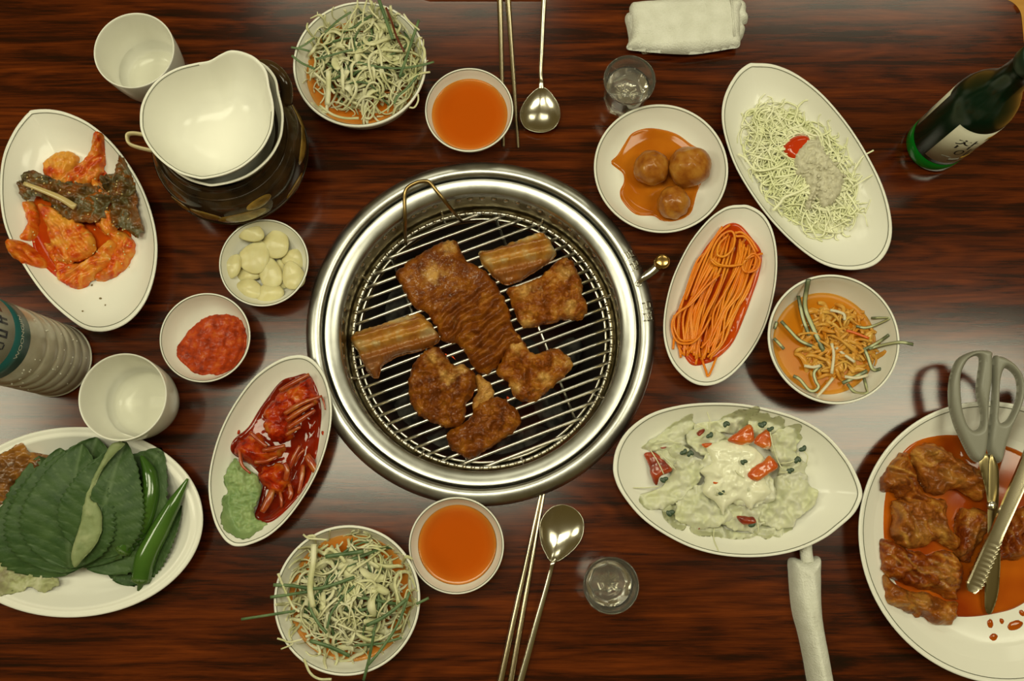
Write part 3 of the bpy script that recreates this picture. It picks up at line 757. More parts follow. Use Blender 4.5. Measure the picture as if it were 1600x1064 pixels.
mesh('red_paste', V, F, PASTE, label='chunky red soybean paste in the small bowl', cat='paste')

# ------------------------------------------------------------------ meatballs
GLZS = M('brown_orange_glaze_sauce', (0.50, 0.17, 0.018), 0.08, ramp=[(0.35, (0.40, 0.098, 0.004)), (0.65, (0.48, 0.145, 0.008))], scale=25, spec=0.3)
V, F, i = blob(W(c8([(135, 632), (160, 600), (185, 560), (215, 520), (270, 500), (330, 502), (390, 520), (440, 555), (500, 600), (510, 650), (470, 740), (440, 830), (380, 860), (330, 855), (300, 835), (230, 830), (180, 780), (170, 740), (186, 700), (180, 665)]), 0.008), lambda x, y: mp.z(x, y), 0.0016, 0.0030, 0.0014)
mesh('glaze_sauce', V, F, GLZS, label='brown orange sauce pooled around the meatballs', cat='sauce')
MBALL = M('glazed_meatball', (0.40, 0.17, 0.03), 0.32, ramp=[(0.3, (0.22, 0.055, 0.005)), (0.5, (0.34, 0.115, 0.012)), (0.7, (0.45, 0.20, 0.03))], scale=90, coat=0.3, coat_rough=0.03, spec=0.2, bump=(300, 0.4, 0.001))
for k, (px, py, r, lab) in enumerate([(1018, 262, 28, 'glazed meatball at the left with a dark browned top'), (1077, 261, 33, 'largest and darkest glazed meatball at the right'), (1052, 317, 26, 'smallest glazed meatball at the bottom of the dish')]):
    R = pxr(px, py, r, 0.02); c = P(px, py, 0.006 + R * .8); zf = float(mp.z(c[0], c[1]))
    V, F = ellipsoid((c[0], c[1], zf + R * .88), R, R * .97, R * .92, 0.4 * k, 40, 26, 0.05, 50 + k, 3.0)
    mesh('meatball', V, F, MBALL, label=lab, cat='meatball', group='meatballs')

# ------------------------------------------------------------------ shredded salads
def strand_path(rnd, cx, cy, L, n, curl, dirn=None):
    """a wandering path in the plane"""
    a = rnd.uniform(0, 2 * math.pi) if dirn is None else dirn
    k = rnd.uniform(-curl, curl); dk = rnd.uniform(-curl, curl) * 0.9
    p = np.zeros((n, 2)); q = np.array([0.0, 0.0]); ds = L / (n - 1)
    for i in range(n):
        p[i] = q; a += (k + dk * math.sin(i * 0.9 + k)) * ds; q = q + ds * np.array([math.cos(a), math.sin(a)])
    p -= p[n // 2]
    return p + (cx, cy)
def mound_strands(d, N, seed, Rm, top, side, Lr, wr, curl, layer=0.010, thick=0.0007, n=12, wob=0.003, cpx=None, spread=0.55, sides=4, sx=1.0, sy=1.0, rot=0.0):
    """strands heaped over a dish: top = height of the heap in the middle, side = at its rim"""
    rnd = random.Random(seed); parts = []
    c = d.c if cpx is None else cpx
    for k in range(N):
        while True:
            u, v = rnd.gauss(0, spread), rnd.gauss(0, spread)
            if u * u + v * v < 0.85: break
        x = u * sx * math.cos(rot) - v * sy * math.sin(rot); y = u * sx * math.sin(rot) + v * sy * math.cos(rot)
        p = strand_path(rnd, c[0] + x * Rm, c[1] + y * Rm, rnd.uniform(*Lr), n, curl)
        dx, dy = p[:, 0] - c[0], p[:, 1] - c[1]
        e = np.hypot((dx * math.cos(rot) + dy * math.sin(rot)) / sx, (-dx * math.sin(rot) + dy * math.cos(rot)) / sy) / Rm
        lm = rnd.uniform(.78, 1.0); lim = np.maximum(e, 1e-6); sc = np.where(lim > lm, (lm + (1 - np.exp(-(lim - lm) * 1.5)) * .25) / lim, 1)
        p = np.stack([c[0] + dx * sc, c[1] + dy * sc], 1); e = e * sc
        h = side + (top - side) * np.clip(1 - e ** 2, 0, 1)
        z = h - layer * rnd.random() + wob * np.sin(np.linspace(0, rnd.uniform(2, 7), n) + rnd.uniform(0, 6))
        z = np.maximum(z, d.z(p[:, 0], p[:, 1]) + 0.0012)
        w = rnd.uniform(*wr) * (0.6 + 0.5 * np.sin(np.linspace(0.35, 2.8, n)) + 0.15 * np.sin(np.linspace(0, rnd.uniform(3, 9), n)))
        q = np.column_stack([p, z])
        parts.append(tube(cr(q, 2), np.repeat(w, 2)[:2 * n - 1], sides, thick / (np.mean(w) + 1e-9), twist=rnd.uniform(-2.2, 2.2)))
    return joinVF(parts)
CAB = M('pale_cabbage_shreds', (0.55, 0.53, 0.29), 0.42, ramp=[(0.32, (0.50, 0.50, 0.25)), (0.5, (0.64, 0.62, 0.38)), (0.68, (0.74, 0.72, 0.52))], scale=45, sss=0.15, sss_s=0.003, sss_r=(1, 1, .5), spec=0.4)
CHV = M('green_onion_shreds', (0.085, 0.15, 0.05), 0.4, ramp=[(0.3, (0.05, 0.10, 0.035)), (0.7, (0.14, 0.21, 0.09))], scale=60)
CARR = M('dressed_orange_shreds', (0.42, 0.13, 0.012), 0.35)
def onion_salad(d, seed, label, cpx, longs, brown):
    c = W([cpx], SH)[0]
    t = thing('green_onion_salad', label, 'salad', (d.c[0], d.c[1], 0.012), 'green onion and cabbage salads')
    V, F = mound_strands(d, 260, seed, SR * 0.94, SH + 0.008, SH * 0.66, (0.025, 0.07), (0.0006, 0.0024), 95, 0.020, 0.0008, cpx=c, spread=.62, wob=.004)
    mesh('cabbage_shreds', V, F, CAB, t, kind='stuff')
    for k in range(26):
        V, F = mound_strands(d, 1, seed * 55 + k, SR * 0.80, SH + 0.008, SH * 0.72, (0.012, 0.032), (0.0022, 0.0046), 60, 0.006, 0.0009, n=9, cpx=c, spread=.6, sides=6)
        mesh('cabbage_piece', V, F, CAB, t)
    rnd = random.Random(seed + 1)
    for k in range(26):
        V, F = mound_strands(d, 1, seed * 100 + k, SR * 0.84, SH + 0.0065, SH * 0.66, (0.03, 0.065), (0.0010, 0.0021), 30, 0.008, 0.0009, cpx=c)
        mesh('green_onion_strip', V, F, CHV, t)
    for k in range(10):
        V, F = mound_strands(d, 1, seed * 77 + k, SR * 0.80, SH - 0.006, SH * 0.55, (0.03, 0.05), (0.0006, 0.0009), 20, 0.006, 0.0008, cpx=c)
        mesh('carrot_shred', V, F, CARR, t)
    for pts, wd, m in longs:
        q = []
        for i, (x, y) in enumerate(pts):
            z = SH + 0.008
            w_ = P(x, y, z); s = float(d.s(w_[0], w_[1]))
            z = SH + (0.008 if s < 0.7 else 0.004 if s < 1.05 else 0.001)
            q.append(P(x, y, z))
        V, F = tube(cr(q, 5), wd, 6, 0.5); mesh('green_onion_strip' if m is CHV else 'cabbage_strip' if m is CAB else 'red_strip', V, F, m, t)
cu = crop(450, 0, 5.067)
RED = M('dark_red_strip', (0.11, 0.018, 0.004), 0.35)
onion_salad(v1, 11, 'heap of shredded cabbage and green onion in the upper bowl', (568, 92), [
    (cu([(25, 375), (90, 385), (170, 405)]), 0.0012, CHV), (cu([(30, 440), (110, 500), (210, 545)]), 0.0013, CHV), (cu([(720, 0), (760, 110), (830, 310)]), 0.0020, CHV),
    (cu([(1035, 160), (985, 310), (930, 480), (885, 600)]), 0.0016, CHV), (cu([(1155, 490), (1060, 515), (900, 540), (720, 530), (540, 490)]), 0.0013, CHV), (cu([(70, 385), (140, 350), (210, 300)]), 0.0010, CHV),
    (cu([(500, 95), (400, 160), (290, 260)]), 0.0012, CHV), (cu([(1035, 580), (950, 690), (870, 760), (840, 820)]), 0.0014, CHV), (cu([(220, 470), (330, 440), (480, 400), (560, 390)]), 0.0012, CHV),
    (cu([(550, 0), (545, 60), (500, 130), (490, 210)]), 0.0009, CAB), (cu([(625, 0), (600, 80), (590, 180)]), 0.0010, CAB), (cu([(640, 50), (670, 100), (720, 150)]), 0.0009, CAB), (cu([(1125, 570), (1040, 585), (940, 640)]), 0.0012, CAB),
    (cu([(1030, 745), (1030, 800), (1000, 850), (960, 850)]), 0.0010, CAB), (cu([(915, 110), (960, 170), (1030, 230), (1040, 240)]), 0.0010, CAB), (cu([(250, 835), (350, 905), (450, 935), (560, 935)]), 0.0014, CAB), (cu([(320, 560), (320, 700), (310, 830)]), 0.0030, CAB), (cu([(205, 575), (290, 650), (370, 740)]), 0.0014, CAB),
    (cu([(775, 60), (820, 170), (860, 290), (920, 410)]), 0.0012, RED)], None)
cv = crop(420, 810, 4.188)
onion_salad(v2, 23, 'heap of shredded cabbage and green onion in the lower bowl', (545, 935), [
    (cv([(-180, 660), (0, 632), (170, 605)]), 0.0014, CHV), (cv([(1047, 520), (965, 560)]), 0.0014, CHV), (cv([(10, 515), (120, 500), (250, 480)]), 0.0016, CHV), (cv([(30, 435), (150, 440), (300, 460), (430, 430), (560, 385)]), 0.0018, CHV),
    (cv([(620, 1060), (660, 900), (690, 740)]), 0.0015, CHV), (cv([(270, 800), (400, 840), (530, 900)]), 0.0020, CHV), (cv([(650, 960), (740, 850), (850, 680), (920, 480)]), 0.0015, CHV), (cv([(640, 700), (760, 640), (900, 530)]), 0.0020, CHV), (cv([(380, 720), (410, 620), (480, 520), (560, 440)]), 0.0013, CHV), (cv([(370, 250), (480, 235), (620, 215)]), 0.0022, CHV), (cv([(280, 480), (270, 580), (320, 680), (380, 750)]), 0.0015, CHV), (cv([(870, 780), (720, 820), (560, 830)]), 0.0013, CHV),
    (cv([(60, 360), (110, 480), (160, 580), (200, 610)]), 0.0013, CAB), (cv([(230, 920), (270, 1010), (330, 1050), (410, 1052)]), 0.0013, CAB), (cv([(55, 785), (90, 795), (140, 810), (220, 790)]), 0.0010, CAB), (cv([(225, 105), (260, 130), (330, 135), (380, 140)]), 0.0010, CAB), (cv([(295, 170), (290, 290), (270, 450), (290, 580)]), 0.0030, CAB), (cv([(80, 855), (130, 835), (160, 820)]), 0.0008, CAB), (cv([(360, 240), (400, 200), (470, 250), (500, 290)]), 0.0020, CAB)], None)

# ------------------------------------------------------------------ pale shredded cabbage, ketchup and powder
PALE = M('translucent_cabbage_shreds', (0.70, 0.71, 0.48), 0.36, ramp=[(0.35, (0.76, 0.78, 0.46)), (0.65, (0.86, 0.86, 0.62))], scale=40, sss=0.0, sss_s=0.006, sss_r=(1, 1, .6))
cs = crop(1090, 160, 4.433)
csh = W([(1252, 262)], 0.012)[0]
V, F = mound_strands(sp, 460, 61, 0.060, 0.021, 0.011, (0.025, 0.07), (0.0005, 0.0015), 85, 0.005, 0.0006, n=12, cpx=csh, spread=0.62, sx=1.5, sy=0.86, rot=math.radians(-57), wob=0.002)
shr = mesh('shredded_cabbage', V, F, PALE, label='pale finely shredded cabbage heaped on the upper right plate', cat='cabbage', kind='stuff')
V, F, i = blob(ell(1254, 262, 112, 58, .012, 57, 40), lambda x, y: sp.z(x, y), .0075, .030, .0022, .0016, 120, 17, 4, jag=.003, jagf=120, smooth=False)
mesh('cabbage_heap', V, F, PALE, shr, kind='stuff')
for pts, wd in ((cs([(520, 750), (570, 700), (600, 660), (700, 620), (790, 565)]), 0.0016), (cs([(280, 360), (330, 390), (400, 470), (520, 460), (620, 410)]), 0.0013), (cs([(1195, 355), (1130, 390), (1080, 470)]), 0.0009), (cs([(1090, 770), (1150, 780), (1175, 860)]), 0.0006), (cs([(1197, 515), (1130, 550), (1070, 590)]), 0.0009), (cs([(530, 520), (620, 510), (700, 490)]), 0.0013)):
    q = [P(x, y, 0.02) for x, y in pts]; q = [np.r_[p[:2], max(0.021, float(sp.z(p[0], p[1])) + 0.002)] for p in q]
    V, F = tube(cr(q, 6), wd, 6, 0.6); mesh('cabbage_strip', V, F, PALE, shr)
V, F, i = blob(W(cs([(600, 300), (625, 260), (670, 225), (725, 212), (775, 222), (790, 260), (760, 330), (715, 390), (700, 412), (655, 390), (615, 350)]), 0.024), 0.016, 0.009, 0.008, 0.0010, 0.0003, 120, 3)
mesh('ketchup', V, F, M('red_ketchup', (0.50, 0.035, 0.004), 0.12, spec=0.5), label='dollop of red sauce beside the powder on the shredded cabbage', cat='sauce')
POW = M('greyish_powder', (0.50, 0.47, 0.33), 0.9, ramp=[(0.35, (0.54, 0.51, 0.37)), (0.65, (0.64, 0.61, 0.46))], scale=150, bump=(900, 0.5, 0.0008))
pwo = cs([(770, 240), (840, 232), (880, 280), (920, 350), (980, 410), (1030, 500), (1020, 580), (970, 670), (910, 705), (870, 690), (835, 620), (800, 720), (770, 700), (790, 580), (740, 510), (690, 480), (690, 430), (665, 340), (700, 300)])
V, F, i = blob(W(pwo, 0.029), 0.017, 0.0105, 0.009, 0.0010, 0.0030, 260, 71, 4, jag=0.0012)
pw = mesh('soybean_powder', V, F, POW, label='lumpy grey beige powder heaped on the shredded cabbage', cat='powder', kind='stuff')
rnd = random.Random(8); parts = []
po = W(pwo, 0.026); pc = po.mean(0)
for k in range(150):
    e = po[rnd.randrange(len(po))]; f = rnd.random() ** 0.6; q = pc + (e - pc) * f * 1.03
    r = rnd.uniform(0.0006, 0.0022); parts.append(ellipsoid((q[0], q[1], 0.0285 - 0.008 * f ** 3 + rnd.uniform(-.001, .001)), r, r * .9, r * .8, 0, 7, 5, 0.2, k, 2))
V, F = joinVF(parts); mesh('powder_crumbs', V, F, POW, pw, kind='stuff')

# ------------------------------------------------------------------ orange noodles
NOOD = M('orange_noodle', (0.66, 0.26, 0.035), 0.25, ramp=[(0.3, (0.72, 0.155, 0.004)), (0.7, (0.80, 0.30, 0.02))], scale=40, spec=0.4)
RSAU = M('red_orange_sauce', (0.55, 0.075, 0.006), 0.08, ramp=[(0.35, (0.42, 0.028, 0.002)), (0.65, (0.58, 0.085, 0.004))], scale=30, spec=0.3)
V, F, i = blob(W(cn([(520, 230), (580, 170), (650, 170), (720, 240), (765, 320), (755, 430), (720, 540), (680, 650), (620, 780), (540, 860), (480, 890), (400, 900), (350, 830), (310, 750), (310, 650), (360, 560), (400, 430), (460, 310)]), 0.012), lambda x, y: npz.z(x, y), 0.0045, 0.006, 0.0014, 0.0006, 100, 5)
mesh('noodle_sauce', V, F, RSAU, label='red orange sauce under the noodles', cat='sauce')
nd = thing('orange_noodles', 'bundle of glossy orange noodles laid lengthwise on the narrow plate', 'noodles', tuple(np.r_[npz.c, 0.006]))
rnd = random.Random(3)
def noodle(pts, zf, w=0.00125):
    q = []
    for i, (x, y) in enumerate(pts):
        p = P(x, y, zf); q.append(np.r_[p[:2], max(zf, float(npz.z(p[0], p[1])) + 0.003)])
    V, F = tube(cr(q, 4), w, 8); mesh('noodle', V, F, NOOD, nd)
for k in range(46):
    u = rnd.uniform(-1, 1); lay = rnd.random(); 
    if abs(u - 0.12) < 0.13 and lay > 0.2: u += 0.3
    j = lambda s: rnd.uniform(-s, s)
    top = (620 + 130 * u + j(20), 230 + 90 * u * u + 60 * (u > 0) * u + j(35)); 
    pts = [top, (590 + 160 * u + j(12), 380 + j(20)), (530 + 165 * u + j(14), 520 + j(20)), (480 + 150 * u + j(14), 640 + j(20)), (455 + 125 * u + j(14), 760 + j(20)), (435 + 85 * u + j(16), 860 + j(45) - 40 * abs(u))]
    noodle(cn(pts), 0.0120 + 0.007 * lay * (1 - 0.6 * u * u))
for pts, z in (([(530, 860), (480, 960), (470, 930), (455, 860), (460, 780)], .0125), ([(640, 380), (560, 385), (510, 365), (505, 320), (530, 260), (570, 215), (610, 205), (625, 240), (610, 300), (570, 335), (535, 325), (545, 270), (590, 225)], .021),
               ([(670, 375), (600, 385), (540, 375), (505, 345)], .022), ([(625, 215), (660, 210), (710, 250), (745, 310)], .0205), ([(630, 230), (680, 235), (720, 290), (735, 340), (720, 400), (680, 415), (665, 380), (700, 340), (770, 320)], .0205),
               ([(690, 420), (740, 400), (755, 350), (720, 320), (680, 350)], .022), ([(545, 430), (470, 500), (400, 580), (340, 620), (305, 660), (300, 720), (330, 780), (400, 785), (450, 740), (500, 650)], .0195), ([(520, 400), (470, 480), (380, 590), (320, 640), (310, 700), (345, 770), (410, 770)], .0185),
               ([(560, 180), (520, 240), (460, 340), (420, 430), (370, 560)], .017), ([(600, 170), (540, 220), (490, 310), (440, 430), (400, 540)], .018), ([(310, 640), (310, 740), (300, 820)], .016)):
    noodle(cn(pts), z)

# ------------------------------------------------------------------ cold broth with cucumber strips
cb = crop(1180, 410, 4.433)
CUC = M('cucumber_strip', (0.46, 0.48, 0.27), 0.3, tint=(0.035, 0.055, 0.022), spec=0.5)
JEL = M('orange_jelly_strands', (0.60, 0.30, 0.05), 0.2, ramp=[(0.3, (0.56, 0.20, 0.010)), (0.7, (0.64, 0.38, 0.08))], scale=60, spec=0.4)
ONI = M('translucent_onion_strip', (0.58, 0.52, 0.36), 0.25, sss=0.2, sss_s=0.003)
jc = W([(1305, 535)], bb.level)[0]
js = mound_strands(bb, 150, 91, 0.044, bb.level + 0.0065, bb.level + 0.0005, (0.015, 0.045), (0.0010, 0.0032), 110, 0.006, 0.0016, cpx=jc, spread=0.5, sides=6)
mesh('jelly_strands', js[0], js[1], JEL, label='tangle of orange jelly like strands in the broth', cat='seafood', kind='stuff')
def ribbon(q, wd, mat, name, label, cat, group, flat=0.45, dark=True):
    pth = cr(q, 5); V, F = tube(pth, wd, 8, flat)
    k = np.tile(np.abs(np.cos(2 * math.pi * (np.arange(8) + .5) / 8)), len(pth)); t = np.clip((k - 0.80) * 9, 0, 1)
    e = np.zeros(len(pth)); e[:3] = .8; e[-3:] = .8
    t = np.maximum(t, np.repeat(e, 8) * 0.9)
    return mesh(name, V, F, mat, tint=t if dark else t * 0, label=label, cat=cat, group=group)
BL = bb.level
for k, (pts, wd, lab) in enumerate([([(318, 155), (345, 300), (400, 450), (480, 625)], .0026, 'long straight cucumber strip standing toward the top rim'), ([(300, 230), (330, 380), (375, 505)], .0020, 'cucumber strip beside the longest one'), ([(180, 405), (240, 470), (310, 540), (410, 585)], .0018, 'curved cucumber strip at the left'),
        ([(130, 525), (165, 560), (200, 600)], .0017, 'short cucumber strip at the left wall'), ([(700, 440), (760, 452), (830, 435), (880, 412), (850, 395), (805, 385)], .0014, 'hooked cucumber strip at the upper right'), ([(1025, 595), (930, 580), (850, 580), (790, 600)], .0017, 'cucumber strip poking over the right rim'),
        ([(895, 515), (840, 560), (760, 600)], .0017, 'cucumber strip crossing below the hooked one'), ([(755, 590), (780, 650), (815, 740), (850, 745)], .0019, 'dark cucumber strip at the right of the tangle'), ([(460, 710), (410, 760), (420, 820), (440, 860), (410, 890), (370, 880), (310, 810), (265, 785)], .0017, 's shaped cucumber strip at the lower left'),
        ([(640, 840), (680, 900), (720, 922), (745, 880), (755, 800)], .0017, 'u shaped cucumber strip at the bottom'), ([(605, 835), (680, 800), (775, 750)], .0020, 'straight cucumber strip above the u shaped one'), ([(135, 460), (145, 430), (150, 410)], .0016, 'tip of a cucumber strip at the far left')]):
    q = [P(x, y, BL + 0.007) for x, y in cb(pts)]
    q = [np.r_[p[:2], max(BL + 0.0065, float(bb.z(p[0], p[1])) + 0.0022)] for p in q]
    ribbon(q, wd, CUC, 'cucumber_strip', lab + ' of the broth bowl', 'cucumber', 'cucumber strips in the broth')
for k, (pts, lab) in enumerate([([(520, 330), (570, 340), (615, 360), (620, 400)], 'pale onion strip near the top'), ([(540, 800), (500, 850), (420, 940)], 'pale onion strip at the bottom left'), ([(530, 560), (545, 640), (530, 770)], 'pale onion strip in the middle'), ([(560, 590), (620, 640), (690, 690)], 'pale onion strip right of the middle'), ([(340, 715), (400, 725), (450, 715)], 'pale onion strip left of the middle'), ([(620, 790), (700, 800), (780, 780)], 'pale onion strip at the lower right')]):
    q = [np.r_[P(x, y, BL + 0.009)[:2], BL + 0.0088] for x, y in cb(pts)]
    ribbon(q, .0016, ONI, 'onion_strip', lab + ' of the broth bowl', 'onion', 'onion strips in the broth', 0.5, False)
q = [np.r_[P(x, y, BL + 0.009)[:2], BL + 0.008] for x, y in cb([(635, 470), (700, 490), (790, 525)])]
ribbon(q, .0014, M('carrot_strip', (0.60, 0.11, 0.012), 0.3), 'carrot_strip', 'thin red orange carrot strip in the broth bowl', 'carrot', None, 0.6, False)

# ------------------------------------------------------------------ kimchi
KRED = M('red_orange_kimchi_leaf', (0.58, 0.14, 0.012), 0.26, ramp=[(0.32, (0.36, 0.022, 0.002)), (0.46, (0.58, 0.075, 0.004)), (0.58, (0.66, 0.17, 0.012)), (0.75, (0.66, 0.36, 0.08))], scale=75, detail=6, distort=1.0, bump=(240, 0.6, 0.0012), coat=0.25, coat_rough=0.06, spec=0.3, tint=(0.68, 0.30, 0.035))
KDARK = M('dark_grey_green_kimchi_leaf', (0.10, 0.085, 0.03), 0.28, ramp=[(0.32, (0.022, 0.013, 0.003)), (0.45, (0.075, 0.040, 0.008)), (0.54, (0.10, 0.075, 0.025)), (0.59, (0.17, 0.165, 0.11)), (0.64, (0.11, 0.065, 0.012)), (0.72, (0.34, 0.085, 0.005))], scale=55, detail=5, distort=1.2, bump=(250, 0.6, 0.0012), coat=0.25, coat_rough=0.05, spec=0.25, tint=(0.22, 0.062, 0.006))
KG = 'pieces of kimchi on the leaf plate'
def sheet(pts, c, d, z, name, label, mat, cat, group, H=0.006, amp=0.002, ns=110, seed=0, ridge=None, jag=0.0008, jagf=250, edge=0.008, g=0.0015, thick=0.006, tintf=None, rs=0.008, ra=0.0016, kind=None, free=0.0, fine=False):
    """a crumpled leaf or slice lying over a dish, rippled along the given axis"""
    rel = None
    if ridge is not None:
        a, dd, nn, L = axis(ridge[0], ridge[1], c, z)
        def rel(x, y, sd):
            v = (x - a[0]) * nn[0] + (y - a[1]) * nn[1]
            return ra * np.sin(2 * math.pi * (v + 0.003 * fbm(x * 70, y * 70, seed + 5, 3)) / rs)
    if fine:
        rel0 = rel
        rel = lambda x, y, sd: 0.0005 * fbm(x * 560, y * 560, seed + 31, 2) + 0.0016 * fbm(x * 210, y * 210, seed + 33, 3) + (rel0(x, y, sd) if rel0 is not None else 0)
    base = (lambda x, y: np.maximum(d.z(x, y), z - H)) if d is not None else z - H
    if free:
        o = W(c(pts), z)
        def rel2(x, y, sd):
            f1 = 1 - 2 * np.abs(fbm(x * ns, y * ns, seed + 11, 3)); f2 = 1 - 2 * np.abs(fbm(x * ns * 2.7, y * ns * 2.7, seed + 12, 3))
            q = amp * (f1 * .8 + f2 * .4) + (rel(x, y, sd) if rel is not None else 0)
            return q + free * np.clip(1 - sd / .010, 0, 1) ** 2 * fbm(x * ns * .8, y * ns * .8, seed + 13, 2)
        V, F, info = blob(o, z - H * .5, H * .5, .02, g, 0, ns, seed, 5, rel2, jag=jag, jagf=jagf, thick=.0007, amp_edge=1.0, nofloor=True)
        if d is not None: V[:, 2] = np.maximum(V[:, 2], d.z(V[:, 0], V[:, 1]) + .0006)
        t = np.zeros(len(V)) if tintf is None else np.clip(tintf(V[:, 0], V[:, 1], info['sd']), 0, 1)
        return mesh(name, V, F, mat, tint=t, label=label, cat=cat, group=group, kind=kind)
    V, F, info = blob(W(c(pts), z), base, H, edge, g, amp, ns, seed, 5, rel, jag=jag, jagf=jagf, thick=thick, amp_edge=0.5)
    t = np.zeros(len(V)) if tintf is None else np.clip(tintf(V[:, 0], V[:, 1], info['sd']), 0, 1)
    return mesh(name, V, F, mat, tint=t, label=label, cat=cat, group=group, kind=kind)
V, F, i = blob(W(c2([(210, 360), (330, 300), (430, 300), (500, 400), (560, 560), (565, 660), (490, 780), (390, 800), (340, 845), (260, 800), (190, 730), (150, 640), (140, 480)]), 0.009), lambda x, y: kp.z(x, y), 0.002, 0.004, 0.002)
mesh('kimchi_juice', V, F, RSAU, label='red kimchi juice on the leaf plate', cat='sauce')
KP = [
 ([(190, 275), (240, 240), (300, 235), (335, 265), (300, 320), (240, 370), (195, 350), (178, 320)], .014, KRED, ((250, 250), (230, 350)), 'pale translucent kimchi leaf piece at the top left', .8),
 ([(430, 175), (475, 192), (455, 240), (440, 300), (425, 345), (380, 380), (320, 390), (250, 385), (210, 365), (270, 330), (330, 290), (375, 245), (400, 205)], .019, KRED, ((440, 190), (260, 370)), 'upright orange kimchi stem piece pointing to the top right', .2),
 ([(100, 470), (140, 455), (165, 540), (150, 625), (105, 632), (118, 560)], .014, KRED, ((120, 470), (130, 620)), 'narrow red kimchi strip at the left', 0),
 ([(65, 662), (110, 642), (175, 685), (215, 750), (150, 752), (92, 722)], .013, KRED, ((70, 660), (210, 740)), 'small red kimchi strip at the lower left', 0),
 ([(430, 555), (500, 570), (572, 620), (577, 680), (530, 750), (460, 797), (400, 790), (460, 720), (490, 650)], .016, KRED, ((480, 580), (470, 790)), 'wrinkled orange kimchi leaf at the lower right', .15),
 ([(180, 640), (230, 648), (270, 715), (340, 720), (400, 680), (470, 620), (505, 655), (475, 720), (400, 790), (325, 838), (250, 802), (228, 740)], .018, KRED, ((500, 640), (260, 790)), 'curved orange kimchi stem lowest on the plate', .35),
 ([(150, 465), (220, 478), (290, 515), (355, 560), (402, 620), (390, 680), (330, 712), (262, 722), (222, 690), (190, 570)], .024, KRED, ((180, 480), (330, 700)), 'broad yellow orange kimchi stem in the middle', .45),
 ([(390, 350), (460, 400), (480, 470), (500, 570), (450, 600), (400, 540), (400, 450)], .022, KRED, ((410, 370), (470, 580)), 'orange kimchi strip between the two dark leaves', .1),
 ([(70, 382), (120, 320), (200, 345), (260, 365), (330, 372), (400, 385), (455, 410), (470, 480), (425, 540), (350, 548), (280, 530), (230, 480), (150, 430), (100, 452)], .027, KDARK, ((80, 390), (430, 500)), 'dark ruffled kimchi leaf across the upper left', 0),
 ([(525, 265), (552, 282), (570, 330), (592, 400), (590, 480), (615, 560), (600, 612), (560, 590), (500, 560), (470, 520), (468, 440), (440, 380), (428, 342), (485, 330)], .026, KDARK, ((530, 280), (570, 580)), 'dark ruffled kimchi leaf at the right', 0)]
for k, (pts, z, m, rd, lab, tv) in enumerate(KP):
    dark = m is KDARK
    sheet(pts, c2, kp, z, 'kimchi_piece', lab, m, 'kimchi', KG, H=0.010, amp=0.0030 if dark else 0.0016, ns=85 if dark else 130, seed=100 + 3 * k, ridge=rd, jag=0.0022 if dark else 0.0008, jagf=420 if dark else 220, rs=0.0075, ra=0.0007 if dark else 0.0014, thick=0.009, fine=True, g=.0012, free=.004 if dark else 0, tintf=(lambda x, y, sd, tv=tv if not dark else .30, k=k: tv + (.3 + tv) * fbm(x * 90, y * 90, k, 3)))
q = [np.r_[P(x, y, .030)[:2], .030 + .001 * k] for k, (x, y) in enumerate(c2([(105, 382), (190, 415), (270, 450), (335, 490)]))]
V, F = tube(cr(q, 6), np.linspace(.0022, .0036, 19), 10, 0.6); mesh('kimchi_piece', V, F, M('pale_kimchi_stem', (0.50, 0.38, 0.16), 0.25, coat=0.4), label='pale cabbage stem strip lying on the dark kimchi leaf', cat='kimchi', group=KG)
rnd = random.Random(4); parts = []
for k in range(70):
    x, y = rnd.uniform(120, 570), rnd.uniform(340, 760); p = P(*c2([(x, y)])[0], .028)
    if kp.s(p[0], p[1]) > .8: continue
    parts.append(ellipsoid((p[0], p[1], .0265 + (0.004 if y < 560 else -0.003)), .0011, .0008, .0005, rnd.random() * 3, 6, 4))
V, F = joinVF(parts); mesh('sesame_seeds', V, F, M('sesame', (0.60, 0.46, 0.20), 0.4), label='pale sesame seeds sprinkled over the kimchi', cat='seeds', kind='stuff')
for k, (x, y) in enumerate(c2([(445, 888), (403, 828), (385, 952), (472, 920)])):
    p = P(x, y, .006); z = float(kp.z(p[0], p[1]))
    V, F = ellipsoid((p[0], p[1], z + .0006), .0016 - .0003 * k, .0011, .0007, k, 7, 5, .15, k, 2); mesh('crumb', V, F, M('brown_crumb', (0.20, 0.15, 0.06), 0.6), label=('crumb of seasoning nearest the bottom of the kimchi plate', 'crumb of seasoning just below the kimchi', 'tiny crumb at the lower left of the kimchi plate', 'crumb of seasoning at the lower right of the kimchi plate')[k] , cat='crumb', group='crumbs on the kimchi plate')

# ------------------------------------------------------------------ marinated crab
CSAU = M('dark_red_crab_sauce', (0.24, 0.018, 0.003), 0.06, ramp=[(0.35, (0.11, 0.005, 0.001)), (0.65, (0.26, 0.014, 0.0015))], scale=35, spec=0.5)
V, F, i = blob(W(cc([(540, 150), (585, 220), (608, 330), (600, 440), (582, 580), (540, 720), (455, 830), (345, 918), (255, 895), (275, 800), (290, 700), (230, 620), (140, 560), (150, 490), (220, 420), (290, 310), (390, 190), (470, 160)]), .012), lambda x, y: cp.z(x, y), 0.0032, 0.004, 0.0016, 0.0004, 80, 2)
mesh('crab_sauce', V, F, CSAU, label='dark red sauce pooled under the crab pieces', cat='sauce')
CRB = M('red_marinated_crab', (0.46, 0.035, 0.004), 0.22, ramp=[(0.32, (0.16, 0.006, 0.001)), (0.46, (0.36, 0.020, 0.002)), (0.60, (0.50, 0.075, 0.005)), (0.74, (0.52, 0.20, 0.025))], scale=70, distort=0.6, bump=(220, 0.6, 0.0015), coat=0.15, coat_rough=0.04, spec=0.2)
